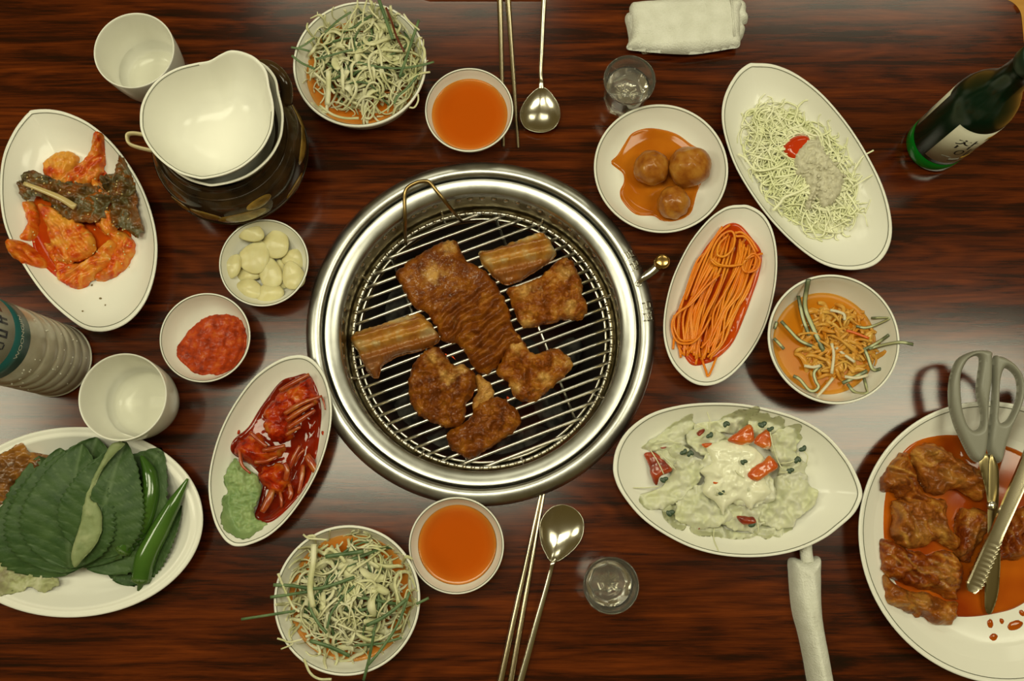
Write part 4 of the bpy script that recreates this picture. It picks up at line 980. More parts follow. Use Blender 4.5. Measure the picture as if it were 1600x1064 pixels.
LEG = M('brown_red_crab_leg', (0.36, 0.10, 0.018), 0.25, ramp=[(0.3, (0.26, 0.018, 0.002)), (0.55, (0.36, 0.06, 0.008)), (0.75, (0.42, 0.17, 0.03))], scale=110, stretch=(1, 1, 1), coat=0.3)
def crab(label, pts, z, rd, legs, seed):
    a = W(cc(pts), z).mean(0); t = thing('crab_piece', label, 'crab', (a[0], a[1], 0.008), 'pieces of marinated crab')
    V, F, info = blob(W(cc(pts), z), lambda x, y: cp.z(x, y), z - 0.006, 0.014, 0.0011, 0.0040, 80, seed, 4, relief=lambda x, y, sd: .0007 * fbm(x * 330, y * 330, seed + 4, 2), jag=0.0016, jagf=260); mesh('crab_body', V, F, CRB, t)
    for lp_, w0, w1, z0 in legs:
        q = [np.r_[P(x, y, z0)[:2], z0 + 0.0015 * math.sin(i)] for i, (x, y) in enumerate(cc(lp_))]
        V, F = tube(cr(q, 5), np.interp(np.linspace(0, 1, 5 * (len(q) - 1) + 1), [0, .35, .75, 1], [w0 * .8, w0, (w0 + w1) / 2, w1]), 9, 0.75); mesh('crab_leg', V, F, LEG, t)
crab('large red crab piece with legs at the top of the narrow plate', [(300, 320), (360, 250), (450, 190), (540, 160), (560, 230), (580, 290), (500, 340), (450, 400), (440, 470), (380, 500), (320, 480), (285, 400)], .026, None,
     [([(415, 355), (470, 320), (530, 290), (610, 262)], .0028, .0012, .0285), ([(425, 390), (490, 345), (570, 300)], .0030, .0016, .0275), ([(430, 430), (500, 385), (575, 335)], .0030, .0014, .026), ([(390, 235), (460, 195), (545, 150)], .0026, .0018, .027), ([(605, 262), (618, 290), (628, 335)], .0010, .0006, .022), ([(420, 465), (480, 430), (500, 425)], .0022, .0012, .022)], 5)
crab('red crab claw piece at the left of the narrow plate', [(135, 545), (160, 500), (220, 455), (280, 460), (310, 510), (400, 520), (390, 560), (330, 600), (260, 630), (200, 610), (150, 580)], .024, None,
     [([(235, 450), (280, 490), (325, 525)], .0022, .0018, .028), ([(300, 545), (360, 535), (420, 520)], .0026, .0016, .024), ([(180, 545), (195, 620), (240, 665)], .0018, .0009, .022), ([(260, 605), (320, 600), (380, 575)], .0022, .0013, .021)], 9)
crab('red crab piece with a claw at the lower middle of the narrow plate', [(265, 650), (310, 615), (380, 605), (430, 620), (440, 690), (400, 750), (340, 770), (290, 740), (265, 700)], .023, None,
     [([(420, 700), (430, 650), (415, 610)], .0030, .0020, .0255), ([(440, 640), (470, 570), (495, 520)], .0026, .0014, .022), ([(460, 620), (490, 570), (520, 540)], .0020, .0012, .020), ([(350, 750), (330, 810), (300, 865)], .0040, .0026, .021), ([(530, 570), (555, 610), (580, 655)], .0042, .0036, .020), ([(510, 620), (505, 690), (490, 770)], .0026, .0018, .019), ([(390, 760), (400, 800), (400, 840)], .0018, .0012, .015), ([(440, 720), (450, 770), (440, 800)], .0026, .0020, .017)], 13)
for k, (x, y, r, lab) in enumerate(((168, 447, .0026, 'red sauce spot left of the crab'), (615, 455, .0026, 'red sauce spot right of the crab'))):
    p = P(*cc([(x, y)])[0], .016); z = float(cp.z(p[0], p[1]))
    V, F = ellipsoid((p[0], p[1], z), r * .7, r, .0012, 0.4 * k, 10, 6, .15, k, 2); mesh('sauce_spot', V, F, CRB, label=lab + ' on the narrow plate', cat='sauce')
LET = M('green_lettuce_leaf', (0.20, 0.30, 0.10), 0.45, ramp=[(0.3, (0.15, 0.25, 0.08)), (0.7, (0.30, 0.39, 0.16))], scale=50, bump=(160, 0.6, 0.0012), sss=0.15, sss_s=0.004)
sheet([(140, 592), (180, 610), (230, 650), (265, 680), (290, 740), (270, 800), (250, 880), (280, 910), (325, 925), (290, 960), (240, 995), (180, 995), (110, 950), (92, 900), (100, 850), (85, 800), (110, 760), (95, 690)], cc, cp, .0155, 'lettuce_leaf', 'ruffled green lettuce leaf beside the crab', LET, 'lettuce', None, H=.008, amp=.0024, ns=125, free=.004, g=.0012, seed=44, ridge=((150, 600), (230, 980)), jag=.0014, jagf=300, thick=.0015, rs=.012, ra=.0012)

# ------------------------------------------------------------------ lettuce salad with dressing
ICE = M('pale_iceberg_lettuce', (0.62, 0.63, 0.36), 0.34, ramp=[(0.30, (0.64, 0.67, 0.36)), (0.5, (0.74, 0.745, 0.47)), (0.7, (0.80, 0.79, 0.60))], scale=30, detail=3, distort=0.5, bump=(120, 0.3, 0.0012), sss=0.45, sss_s=0.006, sss_r=(1, 1, .5))
LL = [([(210, 620), (350, 560), (420, 430), (500, 400), (560, 430), (540, 530), (500, 580), (430, 650), (350, 690), (240, 680)], .022, 'pale lettuce piece at the left'),
 ([(230, 350), (330, 270), (430, 200), (500, 175), (520, 240), (480, 300), (560, 330), (480, 360), (330, 370)], .018, 'pale lettuce piece at the upper left'),
 ([(520, 220), (640, 200), (760, 150), (850, 140), (830, 200), (760, 260), (640, 280), (540, 270)], .016, 'pale lettuce piece at the top'),
 ([(930, 300), (1000, 240), (1080, 230), (1110, 300), (1080, 370), (1110, 440), (1000, 440), (950, 380)], .020, 'pale green lettuce piece at the upper right'),
 ([(960, 520), (1060, 490), (1150, 510), (1195, 600), (1180, 680), (1100, 740), (1060, 800), (960, 800), (880, 760), (900, 680), (960, 620)], .020, 'large pale lettuce piece at the lower right'),
 ([(420, 650), (520, 560), (640, 560), (700, 640), (720, 740), (640, 790), (520, 800), (420, 740)], .022, 'pale lettuce piece at the lower left'),
 ([(690, 640), (800, 600), (930, 620), (970, 700), (900, 790), (800, 830), (700, 800), (660, 720)], .019, 'pale lettuce piece at the bottom middle'),
 ([(560, 420), (660, 360), (800, 400), (900, 470), (960, 560), (960, 640), (860, 680), (700, 660), (600, 580)], .028, 'pale lettuce piece in the middle under the dressing'),
 ([(480, 800), (620, 780), (760, 820), (860, 830), (800, 860), (640, 850), (520, 840)], .012, 'thin lettuce piece along the bottom'),
 ([(380, 350), (440, 345), (520, 400), (500, 440), (430, 450), (390, 410)], .020, 'small pale lettuce curl left of the dressing'),
 ([(300, 300), (420, 280), (500, 330), (480, 420), (380, 470), (290, 430)], .014, 'flat lettuce piece behind the sprouts at the upper left'),
 ([(840, 170), (960, 190), (1040, 260), (1000, 340), (900, 330), (820, 260)], .016, 'flat lettuce piece behind the orange pieces at the top right'),
 ([(1000, 400), (1110, 380), (1150, 460), (1130, 560), (1030, 560), (980, 480)], .018, 'flat lettuce piece between the two right ones'),
 ([(330, 680), (430, 640), (480, 720), (450, 800), (380, 780)], .013, 'flat lettuce piece at the lower left edge'),
 ([(880, 740), (1000, 760), (1060, 800), (960, 850), (860, 840)], .013, 'flat lettuce piece at the lower right edge'),
 ([(500, 260), (620, 250), (720, 300), (680, 380), (560, 400), (490, 340)], .022, 'flat lettuce piece above the dressing')]
for k, (pts, z, lab) in enumerate(LL):
    sheet(pts, cl, lp, z, 'lettuce_piece', lab + ' of the salad plate', ICE, 'lettuce', 'lettuce pieces of the salad', H=.011, amp=.0030, ns=55, seed=200 + 4 * k, jag=.0022, jagf=170, g=.0014, free=.006, ridge=(pts[0], pts[len(pts) // 2]), rs=.016, ra=.0014)
DRS = M('creamy_white_dressing', (0.80, 0.79, 0.60), 0.12, spec=0.5, sss=0.15, sss_s=0.004, sss_r=(1, 1, .7))
V, F, i = blob(W(cl([(590, 350), (640, 320), (720, 300), (830, 330), (880, 370), (930, 420), (900, 480), (930, 540), (960, 600), (930, 640), (860, 660), (840, 700), (780, 650), (700, 690), (690, 730), (650, 660), (570, 600), (590, 520), (560, 480), (620, 430)]), .034), .024, .010, .014, .0013, .0034, 95, 77, 4, jag=.0009, jagf=90)
mesh('salad_dressing', V, F, DRS, label='creamy white dressing poured over the middle of the lettuce salad', cat='dressing')
CST = M('orange_red_shell_flake', (0.58, 0.10, 0.012), 0.25, ramp=[(0.4, (0.55, 0.085, 0.010)), (0.6, (0.64, 0.17, 0.02)), (0.66, (0.74, 0.66, 0.48))], scale=45, coat=0.4)
for k, (pts, z, lab) in enumerate([([(705, 310), (760, 265), (825, 220), (850, 260), (845, 320), (780, 335)], .037, 'white and orange crab stick piece at the top'), ([(850, 320), (890, 270), (935, 252), (945, 355), (890, 350)], .036, 'bright orange crab stick piece at the upper right'), ([(815, 505), (850, 460), (900, 430), (940, 395), (985, 460), (930, 500), (870, 540)], .0375, 'crab stick piece with white streaks at the right'), ([(560, 330), (620, 325), (590, 355)], .030, 'small orange crab stick tip at the left of the dressing'), ([(620, 540), (655, 545), (630, 560)], .0355, 'tiny orange flake in the dressing')]):
    sheet(pts, cl, None, z, 'crab_stick_piece', lab, CST, 'crab stick', 'crab stick pieces in the salad', H=.005, amp=.0012, ns=120, seed=k, edge=.004, g=.0012, thick=.005, jag=.0004)
RAD = M('red_leaf_piece', (0.28, 0.022, 0.006), 0.3, ramp=[(0.35, (0.14, 0.010, 0.004)), (0.65, (0.46, 0.06, 0.010))], scale=60, coat=0.4)
for k, (pts, z, lab) in enumerate([([(240, 385), (300, 380), (360, 430), (395, 480), (330, 510), (310, 560), (285, 530), (265, 450)], .017, 'dark red leaf piece at the left of the salad'), ([(530, 268), (575, 250), (560, 295), (540, 300)], .024, 'small red leaf tip at the top of the salad'), ([(755, 730), (810, 735), (850, 740), (860, 775), (800, 780), (770, 760)], .027, 'dark red leaf piece at the bottom of the salad'), ([(325, 352), (365, 345), (350, 360)], .022, 'thin red leaf sliver at the upper left of the salad'), ([(540, 795), (552, 780), (550, 800), (542, 806)], .018, 'red speck at the lower left of the salad')]):
    sheet(pts, cl, None, z, 'red_leaf_piece', lab, RAD, 'leaf', 'red leaf pieces in the salad', H=.004, amp=.0012, ns=110, seed=k, edge=.004, g=.0012, thick=.003, jag=.0005)
SPR = M('white_sprout_stem', (0.66, 0.66, 0.42), 0.3); COT = M('dark_green_sprout_leaf', (0.035, 0.065, 0.03), 0.35)
for k, (pts, z, lv, lab) in enumerate([([(930, 250), (950, 350), (975, 420), (1000, 470)], .040, [(890, 225, 24), (935, 250, 18)], 'long sprout at the upper right'), ([(585, 155), (600, 210), (598, 275)], .031, [(600, 285, 20)], 'upright sprout at the top'), ([(510, 222), (570, 245), (630, 270)], .030, [(690, 222, 20)], 'slanting sprout at the top'),
        ([(270, 365), (310, 430), (345, 500)], .026, [(345, 530, 22)], 'sprout over the dark red leaf'), ([(290, 335), (370, 320), (440, 330)], .026, [(455, 378, 20)], 'curved sprout at the upper left'), ([(325, 390), (370, 430), (410, 475)], .026, [(490, 385, 20)], 'sprout crossing at the left'), ([(175, 575), (250, 575), (320, 568)], .022, [(380, 715, 24)], 'pale sprout at the far left'),
        ([(1135, 440), (1140, 400), (1115, 365)], .024, [(1115, 360, 22)], 'sprout at the far right'), ([(990, 440), (1040, 435), (1085, 418)], .030, [(1085, 420, 22)], 'sprout right of the crab stick'), ([(985, 490), (1015, 490), (1045, 480)], .029, [(1045, 480, 20)], 'short sprout below it at the right'), ([(860, 750), (868, 800), (865, 830)], .024, [(835, 780, 20)], 'sprout at the bottom'), ([(625, 785), (618, 860), (630, 925)], .012, [], 'bare sprout stem at the plate bottom'), ([(740, 480), (760, 500), (790, 520)], .036, [(787, 432, 18)], 'sprout bit in the dressing'), ([(640, 580), (665, 600), (690, 610)], .036, [(665, 604, 16)], 'sprout ring below the middle of the dressing')]):
    a = P(*cl([pts[0]])[0], z); t = thing('radish_sprout', lab + ' of the salad', 'sprout', tuple(a), 'radish sprouts in the salad')
    q = [np.r_[P(x, y, z)[:2], z + (0.001 if i == 1 else 0)] for i, (x, y) in enumerate(cl(pts))]
    q = [np.r_[p[:2], max(p[2], float(lp.z(p[0], p[1])) + .001)] for p in q]
    V, F = tube(cr(q, 6), .00055, 6); mesh('stem', V, F, SPR, t)
    for (x, y, r) in lv:
        p = P(*cl([(x, y)])[0], z)
        for s in (-1, 1):
            V, F = ellipsoid((p[0] + s * .0012, p[1] + s * .0006, z + .0006), r / 3.548 / 1500 * .8, r / 3.548 / 1500 * .55, .0006, s * .5 + k, 12, 6); mesh('seed_leaf', V, F, COT, t)

# ------------------------------------------------------------------ perilla leaves, chillies and trimmings on the oval plate
PER = M('dark_green_perilla', (0.040, 0.085, 0.022), 0.5, ramp=[(0.3, (0.030, 0.068, 0.018)), (0.7, (0.060, 0.110, 0.032))], scale=60, bump=(330, 0.45, 0.0008), tint=(0.095, 0.150, 0.060), spec=0.3)
PERB = M('pale_perilla_underside', (0.22, 0.27, 0.115), 0.55, ramp=[(0.3, (0.18, 0.23, 0.095)), (0.7, (0.26, 0.31, 0.14))], scale=70, bump=(330, 0.4, 0.0008), tint=(0.30, 0.34, 0.17), spec=0.3)
PG = 'perilla leaves on the oval plate'
def leaf(base, tip, halfw, label, mat=PER, z0=.022, z1=.030, bow=.006, cup=.003, teeth=22, seed=0, halves=(-1, 1), nu=72, nv=20, tilt=0.0, c=None, asym=1.0):
    b = P(*base, z0); t = P(*tip, z1); ax = t - b; L = np.hypot(ax[0], ax[1]); d = ax[:2] / L; n = np.array([-d[1], d[0]])
    U = np.linspace(0, 1, nu + 1); V = []; T = []
    vs = np.linspace(halves[0], halves[1], nv + 1)
    sh = np.sin(math.pi * np.clip(U, 0, 1) ** 0.82) ** 0.72 * (1.12 - 0.30 * U); sh[0] = .03; sh[-1] = .01
    for u, s in zip(U, sh):
        saw = 1 + 0.10 * (2 * abs(((u * teeth) % 1) - .5) - .35) * (0.12 < u < 1)
        for v in vs:
            wv = halfw * s * (asym if v > 0 else 1) * (saw if abs(v) > .9 else 1)
            p = b[:2] + d * L * (u - 0.03 * abs(v) * math.sin(math.pi * u)) + n * v * wv
            ph = u * 9.5 - abs(v) * 1.9
            vein = abs(math.sin(math.pi * ph))
            z = b[2] + ax[2] * u + bow * math.sin(math.pi * u) + cup * v * v + tilt * v + .0011 * vein ** .5 * min(1, s * 1.3) - .0012 * math.exp(-(v * s / .05) ** 2)
            z += .0016 * float(vnoise(p[0] * 60, p[1] * 60, seed))
            V.append((p[0], p[1], z)); T.append(max(math.exp(-(vein / .16) ** 2) * .75, math.exp(-(v * s / .035) ** 2)))
    V = np.array(V); m = nv + 1; N = len(V)
    F = [(i * m + j, i * m + j + 1, (i + 1) * m + j + 1, (i + 1) * m + j) for i in range(nu) for j in range(nv)]
    # a thin body: lower skin and edge
    V2 = V.copy(); V2[:, 2] -= .0005
    F2 = [tuple(q + N for q in f[::-1]) for f in F]
    rim = [i * m for i in range(nu + 1)] + [nu * m + j for j in range(1, m)] + [i * m + nv for i in range(nu - 1, -1, -1)] + list(range(nv - 1, 0, -1))
    F3 = [(a, q, q + N, a + N) for a, q in zip(rim, rim[1:] + rim[:1])]
    V = np.vstack([V, V2]); V[:, 2] = np.maximum(V[:, 2], pp.z(V[:, 0], V[:, 1]) + .0006)
    return mesh('perilla_leaf', V, F + F2 + F3, mat, tint=T + T, label=label, cat='leaf', group=PG)
leaf((175, 905), (285, 790), .030, 'perilla leaf lying under the front chilli at the lower right', z0=.009, z1=.016, bow=.003, seed=9)
leaf((135, 888), (255, 700), .052, 'large perilla leaf under the rear chilli at the right', z0=.016, z1=.02, bow=.006, seed=8)
leaf((112, 886), (150, 683), .066, 'perilla leaf at the back with its tip under the cup', z0=.018, z1=.026, bow=.009, seed=1)
leaf((102, 900), (60, 712), .060, 'perilla leaf lowest at the far left of the leaf stack', z0=.014, z1=.024, bow=.008, seed=2, tilt=-.004)
leaf((104, 895), (95, 700), .052, 'perilla leaf second from the left in the stack', z0=.019, z1=.030, bow=.009, seed=3)
leaf((107, 888), (128, 692), .046, 'perilla leaf third from the left in the stack', z0=.024, z1=.034, bow=.009, seed=4)
leaf((150, 872), (196, 690), .040, 'dark perilla leaf in the middle right of the pale folded one', z0=.026, z1=.036, bow=.010, seed=5, tilt=.004)
# the folded leaf showing its pale underside
fo = c4([(545, 165), (610, 165), (560, 215), (500, 285), (455, 370), (430, 435), (462, 462), (482, 510), (480, 590), (450, 660), (400, 715), (340, 775), (325, 715), (345, 640), (375, 560), (400, 450), (440, 345), (490, 255)])
V, F, i = blob(W(fo, .050), .049, .003, .008, .0012, .0010, 130, 15, 4, jag=.0007, jagf=260, thick=.0006)
V[:, 2] -= np.clip((P(0, 690, .046)[1] - V[:, 1]) / (P(0, 690, .046)[1] - P(0, 885, .046)[1]), 0, 1) * .010
mesh('perilla_leaf', V, F, PERB, tint=np.clip(fbm(V[:, 0] * 120, V[:, 1] * 120, 3, 3), 0, 1), label='perilla leaf folded over to show its pale underside', cat='leaf', group=PG)
q = [P(*x, .032) for x in c4([(345, 745), (335, 775), (340, 800)])]
CHI = M('glossy_green_chilli', (0.045, 0.115, 0.014), 0.16, ramp=[(0.3, (0.030, 0.085, 0.010)), (0.7, (0.065, 0.145, 0.02))], scale=25, coat=0.4)
def chilli(pts, rad, z, label):
    a = P(*c4([pts[0]])[0], z[0]); t = thing('green_chilli', label, 'chilli', tuple(a), 'green chillies')
    q = [np.r_[P(x, y, zz)[:2], zz] for (x, y), zz in zip(c4(pts), z)]
    pth = cr(q, 8); r = np.interp(np.linspace(0, 1, len(pth)), np.linspace(0, 1, len(rad)), rad)
    V, F = tube(pth, r, 20); mesh('chilli_body', V, F, CHI, t)
    d = pth[0] - pth[3]; d /= np.linalg.norm(d)
    V, F = tube([pth[0] - d * .003, pth[0] + d * .001, pth[0] + d * .004, pth[0] + d * .010], [r[0] * 1.04, r[0] * 1.0, .003, .0022], 14); mesh('calyx', V, F, M('chilli_calyx', (0.06, 0.11, 0.02), 0.4), t)
chilli([(600, 690), (690, 560), (735, 420), (730, 310), (690, 225)], [.0085, .0095, .009, .007, .002], [.024, .026, .027, .028, .029], 'green chilli half hidden among the perilla leaves')
chilli([(690, 835), (715, 720), (780, 590), (850, 460), (918, 338)], [.0095, .0105, .0095, .0068, .0012], [.021, .023, .024, .026, .028], 'whole green chilli in front at the right of the plate')
BRN = M('browned_red_leaf_lettuce', (0.16, 0.055, 0.012), 0.35, ramp=[(0.3, (0.06, 0.025, 0.008)), (0.5, (0.20, 0.075, 0.012)), (0.65, (0.36, 0.15, 0.02)), (0.8, (0.20, 0.17, 0.12))], scale=45, distort=0.8, bump=(200, 0.6, 0.0015), coat=0.3)
sheet([(-60, 240), (0, 220), (60, 180), (110, 175), (150, 210), (215, 225), (270, 250), (240, 300), (180, 350), (110, 410), (40, 450), (-60, 440)], c4, pp, .022, 'red_leaf_lettuce', 'browned red leaf lettuce at the upper left of the oval plate', BRN, 'lettuce', None, H=.012, amp=.0045, ns=75, free=.005, seed=61, jag=.0025, jagf=200, thick=.002)
sheet([(-60, 700), (20, 690), (90, 750), (150, 800), (260, 820), (300, 830), (270, 870), (210, 895), (150, 870), (70, 895), (-60, 890)], c4, pp, .015, 'lettuce_scrap', 'pale lettuce scraps below the perilla leaves', M('pale_lettuce_scraps', (0.34, 0.35, 0.18), 0.5, ramp=[(0.3, (0.20, 0.16, 0.10)), (0.55, (0.36, 0.38, 0.18)), (0.7, (0.50, 0.50, 0.32))], scale=60), 'lettuce', None, H=.007, amp=.0030, ns=100, free=.003, seed=63, jag=.0022, jagf=220, thick=.0015)
ONR = M('onion_ring', (0.55, 0.52, 0.40), 0.3)
V, F = mound_strands(pp, 22, 15, .016, .020, .014, (.015, .03), (.0008, .0014), 120, .006, .001, cpx=W([(4, 800)], .018)[0])
mesh('onion_shreds', V, F, ONR, label='white onion shreds at the left edge of the oval plate', cat='onion', kind='stuff')

# ------------------------------------------------------------------ raw marinated meat, scissors and tongs on the round plate
MAR = M('orange_red_marinade', (0.46, 0.10, 0.006), 0.07, ramp=[(0.35, (0.28, 0.034, 0.002)), (0.65, (0.50, 0.115, 0.005))], scale=14, detail=2, spec=0.4)
V, F, i = blob(W([(1381, 850), (1379, 790), (1389, 735), (1418, 695), (1470, 680), (1520, 684), (1600, 708), (1650, 760), (1670, 830), (1650, 900), (1600, 943), (1560, 958), (1500, 964), (1430, 950), (1395, 905)], .006), lambda x, y: mt.z(x, y), .0022, .004, .0022)
mesh('marinade', V, F, MAR, label='orange red marinade covering the middle of the meat plate', cat='sauce')
RAW = M('raw_marinated_beef', (0.28, 0.075, 0.010), 0.3, ramp=[(0.30, (0.075, 0.009, 0.001)), (0.45, (0.18, 0.032, 0.0025)), (0.58, (0.29, 0.070, 0.005)), (0.74, (0.44, 0.18, 0.022))], scale=55, distort=1.4, detail=7, bump=(300, 0.8, 0.0018), coat=0.32, coat_rough=0.05, tint=(0.54, 0.27, 0.05), spec=0.15)
cr7 = crop(1320, 530, 3.94); cr8 = crop(1340, 780, 3.746)
RG = 'raw meat pieces on the round plate'
def streak(c, rd, z, tv, k):
    a, dd, nn, L = axis(rd[0], rd[1], c, z)
    def f(x, y, sd):
        u = (x - a[0]) * dd[0] + (y - a[1]) * dd[1]; v = (x - a[0]) * nn[0] + (y - a[1]) * nn[1] + .006 * vnoise(x * 70, y * 70, k)
        return tv + 0.8 * np.clip(fbm(u * 35, v * 230, 30 + k, 3) - .35, 0, 1) + .35 * np.clip(fbm(x * 50, y * 50, 20 + k, 4) - .2, 0, 1)
    return f
for k, (pts, c, z, rd, lab, tv) in enumerate([
  ([(820, 260), (880, 120), (974, 60), (1060, 60), (1080, 250), (1000, 340), (900, 362), (800, 372)], cr8, .018, ((880, 120), (860, 360)), 'dark raw meat piece right of the tongs', 0),
  ([(640, 60), (720, 50), (797, 90), (785, 200), (725, 300), (680, 372), (600, 325), (610, 220), (600, 150)], cr8, .022, ((700, 60), (660, 350)), 'twisted raw meat piece left of the tongs', 0),
  ([(240, 20), (340, -20), (450, -10), (548, 10), (545, 100), (565, 170), (632, 232), (605, 300), (545, 275), (480, 240), (400, 292), (300, 282), (228, 225), (236, 120)], cr8, .025, ((300, 30), (420, 270)), 'pale fatty raw meat piece in the middle of the plate', .12),
  ([(150, 252), (220, 238), (320, 295), (450, 325), (540, 298), (612, 340), (652, 410), (640, 500), (600, 600), (500, 562), (350, 522), (250, 482), (180, 452), (153, 370)], cr8, .022, ((170, 260), (600, 520)), 'crumpled brown raw meat piece at the lower left', 0),
  ([(172, 445), (250, 500), (330, 540), (450, 560), (560, 600), (617, 612), (607, 700), (577, 747), (470, 732), (300, 662), (190, 612), (172, 560)], cr8, .021, ((180, 520), (600, 680)), 'raw rib meat piece with pale bone lowest on the plate', .10),
  ([(240, 930), (243, 860), (290, 770), (350, 710), (405, 692), (432, 740), (470, 830), (500, 930), (572, 982), (560, 1012), (480, 1012), (400, 992), (310, 942), (270, 945)], cr7, .027, ((270, 850), (520, 1000)), 'rolled raw meat piece at the upper left of the plate', .05),
  ([(435, 710), (490, 640), (560, 630), (650, 675), (740, 740), (860, 790), (937, 830), (915, 920), (855, 1002), (790, 962), (700, 922), (620, 952), (540, 942), (500, 900), (480, 820)], cr7, .026, ((480, 680), (900, 900)), 'large raw meat piece next to the scissors', .12)]):
    q = W(c(pts), z); fat = [pts[i] for i in range(0, len(pts), 4)]
    sheet(pts, c, mt, z, 'raw_meat', lab, RAW, 'meat', RG, H=.015, amp=.0050, ns=75, seed=300 + 5 * k, ridge=rd, jag=.0016, jagf=180, edge=.012, thick=.02, rs=.011, ra=.0016, g=.0012, fine=True, tintf=streak(c, rd, z, tv, k))
for k, (x, y, rx, ry, lab) in enumerate(((780, 728, .0038, .0055, 'large marinade drop left'), (847, 714, .0028, .0036, 'small marinade drop'), (925, 738, .0105, .0055, 'long marinade splash'), (797, 810, .0055, .0048, 'lone marinade drop lowest'), (968, 668, .0030, .0046, 'marinade drop by the frame edge'))):
    p = P(*cr8([(x, y)])[0], .006); z = float(mt.z(p[0], p[1]))
    V, F = ellipsoid((p[0], p[1], z), rx * .8, ry * .8, .0011, .2 * k, 16, 6, .12, k, 2); mesh('marinade_drop', V, F, MAR, label=lab + ' on the rim of the meat plate', cat='sauce', group='marinade drops on the meat plate')

# scissors: handles up on the plate rim, blades down in the marinade
GREY = M('grey_handle_plastic', (0.235, 0.23, 0.185), 0.38)
BLADE = M('scissor_blade_steel', (0.36, 0.29, 0.14), 0.3, metal=1.0)
sz = lambda py: np.interp(py, [545, 720, 955], [.052, .035, .0125])
def scx(pts): return np.array([P(a, b, sz(b))[:2] for a, b in pts])
sroot = thing('scissors', 'kitchen scissors with grey plastic handles lying on the meat plate', 'scissors', tuple(P(1550, 760, .03)))
ysc = lambda y: np.interp(y, [P(1550, 955, sz(955))[1], P(1550, 720, sz(720))[1], P(1550, 545, sz(545))[1]], [.0125, .035, .052])
for outer, hole in (([(905, 75), (840, 65), (770, 80), (700, 120), (662, 200), (645, 300), (650, 420), (680, 530), (720, 620), (760, 700), (790, 740), (830, 757), (868, 710), (885, 600), (890, 400), (908, 250), (910, 120)], [(815, 100), (836, 130), (822, 240), (816, 330), (843, 450), (840, 530), (810, 560), (778, 550), (750, 510), (725, 420), (715, 300), (720, 210), (760, 130)]),
                    ([(920, 115), (960, 103), (1010, 123), (1060, 163), (1100, 228), (1110, 330), (1085, 430), (1040, 530), (1000, 640), (975, 740), (950, 762), (910, 732), (888, 690), (885, 620), (900, 500), (915, 300)], [(985, 180), (1022, 190), (1060, 240), (1068, 330), (1045, 420), (1010, 490), (970, 515), (950, 490), (955, 400), (960, 260)])):
    V, F, info = blob(scx(cr7(outer)), lambda x, y: ysc(y) - .004, .0085, .005, .0011, holes=[scx(cr7(hole))], thick=.02)
    mesh('handle', V, F, GREY, sroot)
for pts, dz in (([(868, 700), (935, 770), (938, 860), (930, 1000), (960, 1300), (955, 1500), (940, 1600), (905, 1690), (870, 1670), (865, 1560), (880, 1300), (880, 1000), (850, 850), (830, 760)], 0), ([(890, 720), (935, 770), (945, 860), (940, 1060), (925, 1250), (900, 1400), (885, 1250), (880, 1000)], .0025)):
    V, F, info = blob(scx(cr7(pts)), lambda x, y: ysc(y) - .001 + dz, .0016, .004, .0018, thick=.004)
    mesh('blade', V, F, BLADE, sroot)
pv = P(1549, 790, .0315); V, F = lathe(pv, [(.0045, -.001), (.0045, .002), (.0035, .003)], 20); mesh('pivot_screw', V, F, STEEL2, sroot)
# tongs: two channel-shaped arms with scalloped ends
troot = thing('tongs', 'long steel tongs with scalloped ends resting across the meat plate', 'tongs', tuple(P(1560, 850, .03)))
TONG = M('tong_steel', (0.58, 0.52, 0.36), 0.24, metal=1.0)
def arm(p0, p1, z0, z1, width, lift, parent):
    a = P(*p0, z0); b = P(*p1, z1); n = 160
    d = (b - a); L = np.linalg.norm(d); d /= L; side = np.cross((0, 0, 1), d); side /= np.linalg.norm(side); up = np.cross(d, side)
    # channel section: web in the middle, flanges turned down; the end flares and is scalloped
    R = []
    for i in range(n + 1):
        u = i / n; w = width * (0.62 + 0.38 * (1 - u)) if u < .72 else width * np.interp(u, [.72, .80, .97, 1], [.73, .86, .90, .5])
        h = .0035; p = a + d * L * u
        sc = .0011 * (math.sin(2 * math.pi * (u - .76) * 45) if .76 < u < .98 else 0)
        wr = w + sc
        sec = [(-w, -h - sc), (-w, 0), (-w * .8, .0012), (w * .55, .0006), (wr, .0016), (wr, -h - sc), (wr - .0009, -h - sc), (w * .55, -.0008), (-w + .0009, -.0004), (-w + .0009, -h - sc)]
        R.append(np.array([p + side * x + up * y for x, y in sec]))
    V, F = rings(R, True, True); F = [f[::-1] for f in F]; o = mesh('arm', V, F, TONG, parent); autosmooth(o, 35)
    return a, b
arm((1660, 600), (1517, 925), .060, .030, .0076, 0, troot)
arm((1661, 602), (1522, 921), .054, .0225, .0068, 0, troot)
hg = P(1660, 600, .057); V, F = tube([hg + (0, 0, -.008), hg + (0, 0, .006)], .006, 20); mesh('hinge', V, F, TONG, troot)

